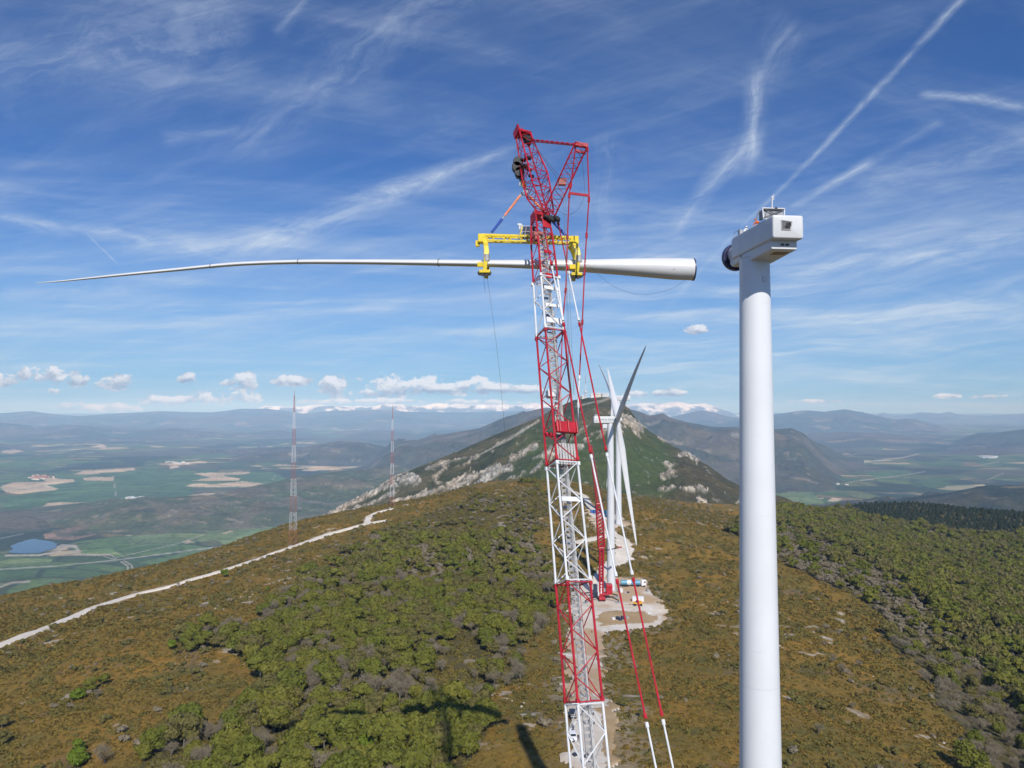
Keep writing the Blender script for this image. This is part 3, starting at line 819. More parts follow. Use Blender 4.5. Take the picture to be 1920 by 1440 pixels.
ridge('low_hills_right', with_y([(1480, 818), (1510, 812), (1560, 811), (1620, 812), (1700, 818), (1790, 826), (1850, 836), (1900, 840)], 13500), 2600, 2500, base, base, 60, 1500, WOOD1, LM_FAR, 400, 60, cn=0.1)
ridge('foothills_right', with_y([(1760, 826), (1800, 821), (1850, 816), (1890, 809), (1920, 805), (2000, 798), (2400, 790)], 11500), 2400, 2500, base, base, 90, 1600, WOOD1, LM_FAR, 300, 60, cn=0.08)
W2 = fcol((.060, .066, .042), (.100, .090, .066), 700, (.18, .16, .12), .52)
ridge('long_ridge', with_y([(640, 880), (700, 850), (760, 832), (820, 815), (860, 809), (898, 803), (925, 792), (950, 781), (985, 772), (1013, 766), (1060, 762), (1100, 762), (1180, 768), (1205, 774), (1218, 779), (1243, 774),
      (1257, 783), (1290, 791), (1334, 800), (1388, 802), (1430, 803), (1457, 806), (1484, 804), (1507, 813), (1525, 828), (1560, 845), (1620, 862)], 7600), 2700, 2500, base, base, 130, 1250, W2, LM_MID, 700, 160, cn=0.04, bow=.5)
ridge('middle_hills', with_y([(330, 872), (400, 862), (480, 850), (560, 841), (600, 833), (638, 826), (670, 829), (700, 834), (760, 846), (830, 862), (900, 885)], 8800), 1500, 1800, base, base, 60, 900, W2, LM_MID, 400, 90, cn=0.06)
ridge('far_plain_hills', with_y([(-400, 850), (-100, 842), (0, 838), (90, 846), (160, 842), (250, 850), (330, 848), (420, 858), (500, 862)], 11000), 1500, 1600, base, base, 40, 1100, W2, LM_MID, 400, 60, cn=0.1)
WH = fcol((.070, .085, .040), (.115, .105, .068), 260, (.17, .15, .11), .50)
ridge('wooded_hill_left', [(60, 990, 3700), (110, 972, 3800), (146, 961, 3900), (204, 947, 4000), (255, 938, 4000), (328, 933, 4050), (401, 930, 4100), (437, 921, 4300), (492, 909, 4500), (547, 896, 4700), (620, 885, 4900), (693, 878, 5100), (760, 876, 5200), (830, 880, 5200), (900, 890, 5200)],
      [300, 500, 560, 600, 640, 660, 680, 800, 950, 1050, 1150, 1250, 1250, 1200, 1000], 700, VZ - 6, VZ - 8, 26, 420, WH, LM_MID, 800, 130, cn=0.05)
ridge('wooded_hill_right', [(1420, 975, 2900), (1500, 968, 2900), (1560, 962, 2950), (1620, 955, 3000), (1693, 943, 3100), (1758, 931, 3200), (1804, 923, 3200), (1835, 914, 3250), (1920, 908, 3300), (2100, 895, 3300), (2400, 890, 3300)],
      1400, 1500, VZ + 60, VZ, 40, 420, fcol((.030, .040, .026), (.062, .060, .040), 400, (.13, .12, .08), .4), LM_MID, 600, 120, cn=0.08)

# the mountain with its limestone ribs
def mcol(x, y, z, v, px, py):
    q = lerp(np.array([.052, .060, .030]), np.array([.100, .090, .048]), sstep(-.2, .35, fbm(x, y, 110, 5)))
    g = sstep(40, -40, np.abs(py - (870 + (px - 1150) * 0.02) + 0) - 60) * sstep(930, 1010, px) * sstep(1290, 1230, px)
    q = lerp(q, np.array([.058, .084, .026]), g * .9)
    o = sstep(1240, 1300, px); q = lerp(q, np.array([.070, .062, .036]), o * .7)
    return q
BANDS = [([(594, 975), (640, 945), (690, 912), (700, 905), (740, 898), (780, 905)], 9, 1.0), ([(620, 968), (680, 935), (740, 905)], 6, .9), ([(735, 895), (781, 897)], 6, 1.), ([(650, 960), (700, 942), (740, 925)], 5, .7),
         ([(745, 943), (790, 930), (840, 915)], 8, .9), ([(830, 925), (870, 908), (885, 895)], 13, 1.2), ([(890, 912), (905, 898), (935, 880)], 12, 1.3), ([(950, 880), (960, 865), (985, 850), (1000, 838)], 9, 1.1),
         ([(940, 912), (975, 893), (985, 885)], 6, .9), ([(1000, 880), (1020, 862), (1050, 840)], 8, .9), ([(1050, 850), (1090, 838), (1110, 815)], 8, .8), ([(800, 880), (840, 865), (885, 858)], 4, .6), ([(815, 895), (835, 880), (830, 870)], 6, .9),
         ([(870, 873), (895, 856)], 3, .9), ([(910, 848), (960, 820), (1010, 790)], 2.2, .6), ([(1000, 862), (1060, 835), (1110, 790)], 4, .5),
         ([(1165, 800), (1180, 795), (1196, 800), (1192, 812)], 14, 1.5), ([(1150, 775), (1175, 785)], 7, 1.), ([(1272, 858), (1290, 853), (1310, 862)], 6, 1.1), ([(1250, 872), (1258, 885), (1240, 898)], 8, .9),
         ([(1232, 920), (1265, 915), (1300, 920)], 4.5, 1.1), ([(1310, 914), (1325, 920)], 5, 1.2), ([(1310, 942), (1320, 945)], 6, 1.), ([(1380, 950), (1390, 938)], 4, .9), ([(1100, 830), (1125, 820), (1140, 800)], 6, .8), ([(1235, 822), (1245, 828)], 4, .9)]
def mafter(x, y, z, v, px, py, col):
    n = fbm(x, y, 46, 5); n2 = ridged(x * 1.0, y * .7, 17, 5, .62) - .5; n4 = fbm(x + 50, y, 9, 4, .65)
    rk = np.zeros(x.shape)
    for L, w, k in BANDS:
        d = dline(px, py, L); rk = np.maximum(rk, sstep(1.0, .55, d / (w * .82) + n * 1.4) * k)
    rk = rk * sstep(-.12, .06, n2 * .8 + n4 * .55 + .06) + sstep(.70, .8, fbm(x, y, 22, 5, .6)) * .4
    rk = np.clip(rk, 0, 1.4) * (v < .03)
    z = z + np.clip(rk, 0, 1) * (2.5 + 9 * n2)
    ck = lerp(np.array([.24, .225, .20]), np.array([.50, .46, .41]), sstep(-.3, .4, fbm(x, y + 33, 13, 3)))
    col = lerp(col, ck, np.clip(rk, 0, 1) * .95)
    # service roads on the upper slope
    for L in ([(1080, 762), (1100, 757), (1130, 750), (1150, 742)], [(1118, 757), (1150, 745)], [(880, 862), (960, 822), (1010, 790)]):
        col = lerp(col, np.array([.33, .31, .27]), sstep(1.6, .8, dline(px, py, L)) * .7)
    return z, col
MT = [(560, 1000, 1500), (594, 976, 1510), (640, 952, 1530), (690, 925, 1560), (735, 900, 1590), (781, 876, 1620), (846, 851, 1680), (924, 817, 1760), (970, 799, 1810), (1013, 781, 1850), (1050, 762, 1890), (1075, 750, 1910), (1100, 746, 1920), (1130, 743, 1920),
      (1150, 744, 1920), (1165, 755, 1900), (1180, 767, 1880), (1195, 786, 1850), (1200, 795, 1840), (1222, 812, 1800), (1245, 827, 1760), (1265, 838, 1680), (1284, 847, 1600), (1300, 858, 1570), (1326, 871, 1550), (1365, 900, 1500), (1392, 913, 1480), (1440, 925, 1460), (1469, 932, 1450), (1511, 950, 1450), (1580, 980, 1450)]
pxm = np.array([q[0] for q in MT])
LM_MTN = land_mat('mountain_land', 34, 9, 0.26, 0.26, bump=3.0, zspeck=6)
ridge('mountain', MT, np.interp(pxm, [560, 781, 924, 1013, 1300, 1392, 1580], [420, 520, 700, 860, 620, 470, 420]), 1500,
      np.interp(pxm, [560, 781, 924, 1013, 1200, 1392, 1580], [CAMZ - 330, CAMZ - 260, CAMZ - 175, CAMZ - 150, CAMZ - 160, CAMZ - 200, CAMZ - 240]), VZ, 16, 240, mcol, LM_MTN, 1200, 330, cn=0.06, bow=.35, ends=False, after=mafter)
# ------------------------------------------------------------------ lattice work
def lattice(mb, A, B, side, wA, wB, dA, dB, bays, rc, rb, style='zig', ends=True):
    A, B = Vector(A), Vector(B); ax = (B - A).normalized(); side = Vector(side)
    side = (side - ax * side.dot(ax)).normalized(); dep = ax.cross(side).normalized()
    def cor(t):
        c = A.lerp(B, t); w = wA + (wB - wA) * t; d = dA + (dB - dA) * t
        return [c + side * (sx * w / 2) + dep * (sy * d / 2) for sx, sy in ((-1, -1), (1, -1), (1, 1), (-1, 1))]
    a, b = cor(0), cor(1)
    for p, q in zip(a, b): mb.tube(p, q, rc, 8)
    for k in range(bays):
        c0, c1 = cor(k / bays), cor((k + 1) / bays)
        for f in range(4):
            g = (f + 1) % 4
            if style == 'x':
                mb.tube(c0[f], c1[g], rb, 4, cap=False); mb.tube(c0[g], c1[f], rb, 4, cap=False)
            elif (k + f) % 2: mb.tube(c0[f], c1[g], rb, 5, cap=False)
            else: mb.tube(c0[g], c1[f], rb, 5, cap=False)
    if ends:
        for c in (a, b):
            for f in range(4): mb.tube(c[f], c[(f + 1) % 4], rb * 1.2, 5, cap=False)
    return mb

# ------------------------------------------------------------------ the big crane
def build_crane():
    root = empty('crawler_crane', (CR[0], CR[1], zat(*CR)), label='tall red and white lattice boom crane holding the blade beside the tower', cat='crane')
    inv = Matrix.Translation(-root.location)
    def put(mb, name, m, **k):
        mb.v = [tuple(inv @ Vector(q)) for q in mb.v]
        return mb.build(name, m, root, **k)
    A = Vector((6.36, 64.0, CAMZ - 26.0)); B = Vector((3.65, 80.0, CAMZ + 16.0))
    ax = (B - A).normalized()
    side = Vector((math.cos(R(24)), math.sin(R(24)), 0)); side = (side - ax * side.dot(ax)).normalized(); dep = ax.cross(side)
    if dep.y < 0: dep = -dep
    def at_py(py):
        lo, hi = -3.0, 3.0
        for _ in range(50):
            m_ = (lo + hi) / 2; q = A + (B - A) * m_
            if pix(q.x, q.y, q.z)[1] > py: lo = m_
            else: hi = m_
        return A + (B - A) * lo
    gz = (root.location.z + 2.5 - A.z) / (B - A).z
    foot = A + (B - A) * gz
    W = {525: 2.05, 625: 2.25, 870: 2.32, 1092: 2.40, 1317: 2.45}
    marks = [1317, 1092, 870, 625, 525]
    col = ['red', 'white', 'red', 'white']
    names = []
    pts = [(at_py(m_), W[m_]) for m_ in marks]
    for i in range(4):
        (p, w0), (q, w1) = pts[i], pts[i + 1]
        L = (q - p).length; nb = max(3, round(L / 1.95))
        mb = MB(); e = (q - p).normalized() * 0.10
        lattice(mb, p + e, q - e, side, w0, w1, w0, w1, nb, .115, .055)
        for t in (0.02, 0.98):
            c = p.lerp(q, t)
            for sx in (-1, 1):
                for sy in (-1, 1):
                    mb.box(c + side * (sx * w0 / 2) + dep * (sy * w0 / 2), (.28, .28, .36), (side, dep, ax))
        o = put(mb, 'boom_section', M[col[i]], smooth=True); o['label'] = col[i] + ' lattice boom section'
    # lower sections down to the foot
    p = pts[0][0]; d = (foot - p); n = max(2, round(d.length / 11.5))
    for i in range(n):
        a = p + d * (i / n); b = p + d * ((i + 1) / n); w0, w1 = 2.45, (2.45 if i < n - 1 else 1.6)
        mb = MB(); lattice(mb, a - ax * -.1 if False else a - ax * .1, b + ax * .1, side, w0, w1, w0, w1, 5, .115, .055)
        o = put(mb, 'boom_section', M['white' if i % 2 == 0 else 'red'], smooth=True); o['label'] = ('white' if i % 2 == 0 else 'red') + ' lattice boom section'
    # flat white and red cross plates inside the lattice
    for (py, c, wd, h) in [(548, 'white', 1.7, .42), (580, 'white', 1.7, .38), (608, 'white', 1.8, .6), (525, 'red', 1.0, .6), (940, 'white', 2.0, .45), (480, 'red', .9, .4)]:
        mb = MB(); q = at_py(py); mb.box(q - dep * .98 + side * .1, (wd, .08, h), (side, dep, ax))
        put(mb, 'cross_plate', M[c])
    # big red crossbeam with its pin plates
    q = at_py(810); mb = MB(); mb.box(q - dep * 1.45 + side * .12, (2.3, .5, 1.15), (side, dep, ax)); mb.box(q + dep * 1.0, (2.3, .3, .4), (side, dep, ax))
    for sx in (-1, 0, 1): mb.box(q - dep * 1.86 + side * (.15 + sx * .95), (.12, .16, 1.3), (side, dep, ax))
    cb = q
    put(mb, 'crossbeam', M['red'], bevel=.04)
    q = at_py(738); mb = MB(); mb.box(q + dep * .7 + ax * .2, (1.3, .7, .8), (side, dep, ax)); put(mb, 'rope_drum_housing', M['white'], bevel=.05)
    mb = MB(); q = at_py(857)
    for t in range(7): mb.box(q - dep * 1.1 + side * (t * .32 - .95), (.22, .06, 2.2), (side, dep, ax))
    put(mb, 'ladder_platform', M['grate'])
    # head of the boom
    h0, h1 = at_py(525), at_py(445); head = at_py(402)
    mb = MB(); lattice(mb, h0 + ax * .1, h1, side, 2.05, 1.85, 2.05, 1.85, 4, .11, .044)
    lattice(mb, h1, head, side, 1.85, 1.55, 1.85, 1.1, 3, .12, .05)
    put(mb, 'boom_top_section', M['red'], smooth=True)
    q = at_py(424); mb = MB(); mb.box(q - dep * .95 + side * .35, (1.1, .12, 1.6), (side, dep, ax)); mb.box(at_py(406), (1.9, 1.2, .4), (side, dep, ax))
    for sx in (-1, 1): mb.box(at_py(410) + side * (sx * .85), (.14, 1.3, 1.3), (side, dep, ax))
    put(mb, 'boom_head', M['red'], bevel=.03)
    mb = MB()
    for (px, py, r) in [(1027, 408, .30), (1031, 411, .28), (1042, 409, .30), (1045, 412, .28), (1036, 413, .24)]:
        c = P(px, py, 81.2); mb.tube(c - side * .25, c + side * .25, r, 14)
    mb.box(P(1034, 409, 81.4), (2.0, .5, .3), (side, dep, ax))
    put(mb, 'sheave', M['black'], smooth=True)
    mb = MB()
    for (px, py, r) in [(1004, 440, .35), (1006, 447, .3), (1012, 438, .25)]:
        c = P(px, py, 80.2); mb.tube(c - side * .3, c + side * .3, r, 10)
    put(mb, 'lamp_box', M['mred'], smooth=True)
    # walkway and hoist ropes running inside the boom
    mb = MB(); a0 = foot - dep * -.6; b0 = at_py(430)
    o1, o2 = side * .28, side * -.28
    w0 = A + (foot - A) * 1.0 + side * .55; w1 = b0 + side * .35
    mb.beam(w0, w1, .10, .22, up=dep); 
    wa, wb = w0 + dep * .5, w1 + dep * .5
    k = int((wb - wa).length / .55)
    for i in range(k):
        mb.box(wa.lerp(wb, i / k), (.78, .05, .34), (side, dep, ax))
    mb.tube(wa + side * .42, wb + side * .42, .05, 5); mb.tube(wa - side * .42, wb - side * .42, .05, 5)
    put(mb, 'boom_walkway', M['grate'])
    mb = MB()
    for s_ in (-.12, .02, .16, .3, .44): mb.tube(foot + side * (s_ - .2) - dep * .5, at_py(412) + side * (s_ * .8) - dep * .6, .022, 4)
    put(mb, 'hoist_rope', M['grate'])
    # luffing jib
    j0 = P(1026, 401, 82.4); j1 = P(1003, 332, 86.0); j2 = P(981, 254, 90.5)
    jm = P(1010, 362, 84.4)
    js = (side * 1.0).normalized()
    mb = MB()
    lattice(mb, j0, jm, js, 1.3, 2.3, .9, 2.0, 4, .10, .042)
    lattice(mb, jm, j1, js, 2.3, 2.45, 2.0, 2.1, 3, .095, .042, ends=False)
    lattice(mb, j1, j2, js, 2.45, 1.5, 2.1, 1.1, 8, .10, .04)
    put(mb, 'luffing_jib', M['red'], smooth=True)
    ja = (j2 - j1).normalized(); mb = MB()
    mb.box(j2 + ja * .2, (1.9, 1.3, .35), (js, ja.cross(js), ja)); mb.box(j2 - js * .85 + ja * .5, (.25, 1.5, 1.2), (js, ja.cross(js), ja)); mb.box(j2 + js * .85 - ja * .4, (.2, 1.3, 1.6), (js, ja.cross(js), ja))
    mb.tube(P(979, 249, 90.5), P(978, 237, 90.5), .05, 5); mb.tube(P(976, 243, 90.5), P(981, 240, 90.5), .05, 5)
    put(mb, 'jib_tip', M['red'], bevel=.03)
    mb = MB()
    for (px, py) in [(984, 258), (989, 260), (988, 264)]:
        c = P(px, py, 90.2); mb.tube(c - js * .3, c + js * .3, .42, 12)
    put(mb, 'sheave', M['black'], smooth=True)
    mb = MB()
    for (px, py, r) in [(981, 300, .3), (990, 296, .35), (984, 312, .45), (992, 318, .3), (996, 330, .3)]:
        c = P(px, py, 87.4); mb.box(c, (r * 2.2, r, r), (js, ja.cross(js), ja))
    put(mb, 'jib_winch', M['black'])
    # strut behind the jib
    s0 = P(1031, 398, 82.0); s1 = P(1090, 271, 79.0); ss = (P(1101, 275, 79) - P(1079, 270, 79)).normalized()
    mb = MB(); lattice(mb, s0, s1, ss, 1.4, 1.4, 1.3, 1.1, 13, .085, .035)
    put(mb, 'jib_strut', M['red'], smooth=True)
    mb = MB(); mb.beam(P(1078, 270, 79), P(1102, 274, 79), .5, .45); mb.beam(P(1080, 282, 79), P(1098, 288, 79), .3, .25); put(mb, 'strut_head', M['red'], bevel=.03)
    mb = MB(); mb.box(P(1054, 341, 80.4), (.85, .6, .8)); put(mb, 'strut_winch', M['mred'], bevel=.05)
    mb = MB(); mb.tube(P(996, 262, 90), P(1079, 271, 79.1), .085, 6); mb.tube(P(994, 265, 90.4), P(1099, 275, 79.1), .07, 6)
    for t in np.linspace(.05, .95, 9): mb.tube(P(996, 262, 90).lerp(P(1079, 271, 79.1), t - .012), P(996, 262, 90).lerp(P(1079, 271, 79.1), t + .012), .16, 6)
    put(mb, 'tip_pendant', M['red'], smooth=True)
    mb = MB(); mb.tube(P(996, 264, 90), P(1048, 340, 80), .022, 4); mb.tube(P(998, 268, 90), P(1046, 328, 80), .022, 4)
    put(mb, 'luffing_rope', M['rope'])
    # strut back-pendants with the spreader bar
    def pend(pts, m, name='strut_pendant', r=.075, joints=True):
        mb = MB()
        for a, b in zip(pts[:-1], pts[1:]):
            mb.tube(a, b, r, 6)
            if joints:
                d = (b - a).normalized(); mb.tube(a - d * .0, a + d * .55, r * 1.9, 6)
        put(mb, name, m, smooth=True)
    cbr = cb - dep * 1.6 + side * 1.3; cbl = cb - dep * 1.6 - side * 1.1
    SR = [P(1101, 275, 79), P(1104.5, 370, 79.1), P(1100, 437, 79.2), P(1096, 507, 79), P(1092, 600, 77.6), P(1086.5, 705, 75)]
    SL = [P(1071, 345, 79.6), P(1067.5, 362, 79.5), P(1064, 440, 79.4), P(1061, 540, 78.5), P(1055, 603, 77.5)]
    pend(SR, M['red']); pend(SL, M['red']); pend([P(1079, 275, 79), P(1071, 345, 79.6)], M['red'], joints=False)
    pend([SR[-1], P(1084, 755, 72.5), cbr], M['white']); pend([SL[-1], P(1051, 720, 73), cbl], M['red'], r=.06)
    mb = MB(); mb.beam(P(1066.5, 362, 79.5), P(1105.5, 367, 79.1), .2, .26); put(mb, 'spreader_bar', M['red'])
    mb = MB(); pts_ = [P(1044, 388, 81), P(1050, 397, 81), P(1058, 402, 81), P(1066, 403, 81), P(1076, 399, 80), P(1086, 390, 80), P(1093, 376, 80), P(1096.5, 362, 80), P(1095, 335, 80), P(1091, 300, 79.5)]
    mb.path(pts_, .022, 4)
    for (a, b) in [((1056, 365), (1072, 740)), ((1060, 365), (1076, 740)), ((1058, 420), (1068, 735))]: mb.tube(P(*a, 80), P(*b, 73), .02, 4)
    put(mb, 'control_cable', M['rope'])
    # main back-stay pendants, striped red and white
    YT, YB = 82.0, 57.0
    for (a, b, brk) in [((1046, 415), (1262, 1440), [507, 603, 847, 1080, 1345]), ((1015, 405), (1230, 1440), [498, 603, 850, 1083, 1350])]:
        p, q = P(*a, YT), P(*b, YB)
        ext = q + (q - p) * .42
        def tpy(py):
            lo, hi = 0., 1.42
            for _ in range(40):
                m_ = (lo + hi) / 2; w = p + (q - p) * m_
                if pix(w.x, w.y, w.z)[1] < py: lo = m_
                else: hi = m_
            return p + (q - p) * lo
        nodes = [p] + [tpy(v_) for v_ in brk] + [ext]
        for i in range(len(nodes) - 1):
            mb = MB(); d = (nodes[i + 1] - nodes[i]).normalized()
            mb.tube(nodes[i] + d * .3, nodes[i + 1] - d * .3, .085 if i else .07, 8)
            for e in (nodes[i] + d * .15, nodes[i + 1] - d * .5): mb.tube(e, e + d * .4, .15, 8)
            o = put(mb, 'boom_pendant', M[('red', 'white')[i % 2]], smooth=True)
    # derrick mast and undercarriage (below the frame, stands on the pad)
    g = root.location.z; u = MB()
    fx, fy = foot.x, foot.y
    for s_ in (-1, 1):
        c = Vector((fx + s_ * 4.2, fy - 3, g + .9)); u.box(c, (1.5, 11.5, 1.5)); 
        for e in (-1, 1): u.tube(c + Vector((-.75, e * 5.75, 0)), c + Vector((.75, e * 5.75, 0)), .75, 16)
    u.box((fx, fy - 3, g + 1.2), (7.0, 3.4, 1.0)); put(u, 'crawler_track', M['black'], bevel=.08)
    u = MB(); u.box((fx, fy - 4.5, g + 2.6), (3.6, 12, 1.6)); u.box((fx - 2.9, fy - 1, g + 3.1), (1.6, 2.8, 2.2)); put(u, 'superstructure', M['red'], bevel=.1)
    u = MB()
    for k_ in range(5): u.box((fx, fy - 10.5, g + 2.4 + k_ * .85), (5.8, 1.9, .78))
    put(u, 'counterweight', M['white'], bevel=.05)
    mb = MB(); mt = Vector((fx + 5.5, fy - 26, g + 46)); lattice(mb, (fx, fy - 2, g + 3), mt, (1, 0, 0), 2.4, 1.6, 2.2, 1.2, 14, .13, .055)
    put(mb, 'derrick_mast', M['red'], smooth=True)
    # short diagonal ties seen on the boom's near side
    return root, side, dep, ax
crane, SIDE, DEP, BAX = build_crane()

# ------------------------------------------------------------------ hanging blade
def blade_mesh(L, root_r, chord, name, m, bend=None, n=64, ring=28, tip_t=.04):
    """blade along +x from its root, thickness up (z), chord along y; bend(t) lifts the axis in z"""
    mb = MB(); rings = []
    for i in range(n + 1):
        t = i / n; t = t ** 1.05
        if t < .03: c, th, off = root_r * 2, root_r * 2, 0
        else:
            k = min(1, (t - .03) / .20); k = k * k * (3 - 2 * k)
            cmax = chord * (1 - ((t - .22) / .80) ** 1.0 * .82) if t > .22 else chord
            c = root_r * 2 * (1 - k) + cmax * k
            if t > .95: c *= max(.12, math.sqrt(max(0, (1 - t) / .05)))
            th = THK(t) * root_r * 2
            off = k * (c - root_r * 2) * .22
        zc = bend(t) if bend else 0
        r_ = []
        for j in range(ring):
            a = 2 * math.pi * j / ring; ca, sa = math.cos(a), math.sin(a)
            k = 0 if t < .03 else min(1, (t - .03) / .2)
            yy = ca * c / 2; 
            sharp = (1 - ca) / 2 if True else 1         # trailing edge thin
            zz = sa * th / 2 * (1 - k * .55 * (1 - sharp) ** 1.5)
            r_.append((t * L, yy + off, zc + zz))
        rings.append(r_)
    mb.loft(rings); return mb
def THK(t):
    xs = [0, .03, .08, .18, .3, .45, .6, .7, .8, .9, .97, 1]; ys = [1, .99, .90, .66, .44, .33, .27, .24, .20, .15, .085, .03]
    return float(np.interp(t, xs, ys))
def build_big_blade():
    D = 86.3; p0 = P(1299, 505.5, D); p1 = P(75, 531, D); L = p0.x - p1.x
    root = empty('turbine_blade', tuple(p0), label='long white turbine blade hanging level from the yellow clamp frame', cat='turbine blade')
    # centre line read off at stations
    sta = [(1299, 505.5), (1190, 501.5), (1085, 498.5), (1000, 495.5), (860, 493), (700, 491), (560, 490.5), (455, 494), (410, 497.5), (350, 504), (260, 512.5), (200, 518.5), (130, 526), (75, 531)]
    ts = [(1299 - a) / (1299 - 75) for a, _ in sta]; zs = [P(a, b, D).z - p0.z for a, b in sta]
    zz = lambda t: float(np.interp(t, ts, zs))
    sm = lambda t: (zz(max(0, t - .03)) + zz(t) * 2 + zz(min(1, t + .03))) / 4
    mb = blade_mesh(L, 1.32, 3.6, 'b', None, sm, n=110, ring=32)
    def twist(v):
        t = v[0] / L; a = R(15) * min(1, max(0, (t - .05) / .2)); zc = sm(max(0, min(1, t))); y, z = v[1], (v[2] - zc) * (1 - .08 * min(1, max(0, (t - .05) / .2)))
        return (v[0], y * math.cos(a) - z * math.sin(a), zc + y * math.sin(a) * .8 + z * math.cos(a))
    mb.v = [twist(v) for v in mb.v]
    mb.v = [(-x, y, z) for x, y, z in mb.v]; mb.f = [tuple(reversed(f)) for f in mb.f]
    mb.build('blade_shell', M['blade'], root, smooth=True)
    r = MB(); r.lathe([(1.25, -.02), (1.36, -.02), (1.36, .13), (1.25, .13)], 40, ax=(1, 0, 0)); r.build('root_ring', M['navy'], root, smooth=True)
    r = MB(); r.lathe([(0.01, .0), (1.27, .02), (0.01, .05)], 40, ax=(1, 0, 0)); r.build('root_cover', M['white'], root)
    for t, nm in ((.389, 'joint_band'), (.602, 'joint_band'), (.735, 'joint_band')):
        r = MB(); q = Vector((-t * L, .05, sm(t))); th = THK(t) * 2.64
        c = 3.6 * (1 - (t - .22) / .8 * .82); r_ = []; off_ = (c - 2.64) * .22
        for s_ in (-.045, .045):
            w_ = [twist((t * L, off_ + math.cos(2 * math.pi * j / 20) * c * .505, sm(t) + math.sin(2 * math.pi * j / 20) * th * .52)) for j in range(20)]; r_.append([(q.x + s_, y_, z_) for _, y_, z_ in w_])
        r.loft(r_, cap=False).build(nm, M['rope'], root)
    r = MB(); r.box((-(1299 - 1259) / F * D * 1.0, -1.28, -.15), (.22, .06, .16)); r.box((-(1299 - 1255) / F * D, -1.26, .45), (.5, .05, .05)); r.build('lightning_receptor', M['galv'], root)
    return root
build_big_blade()

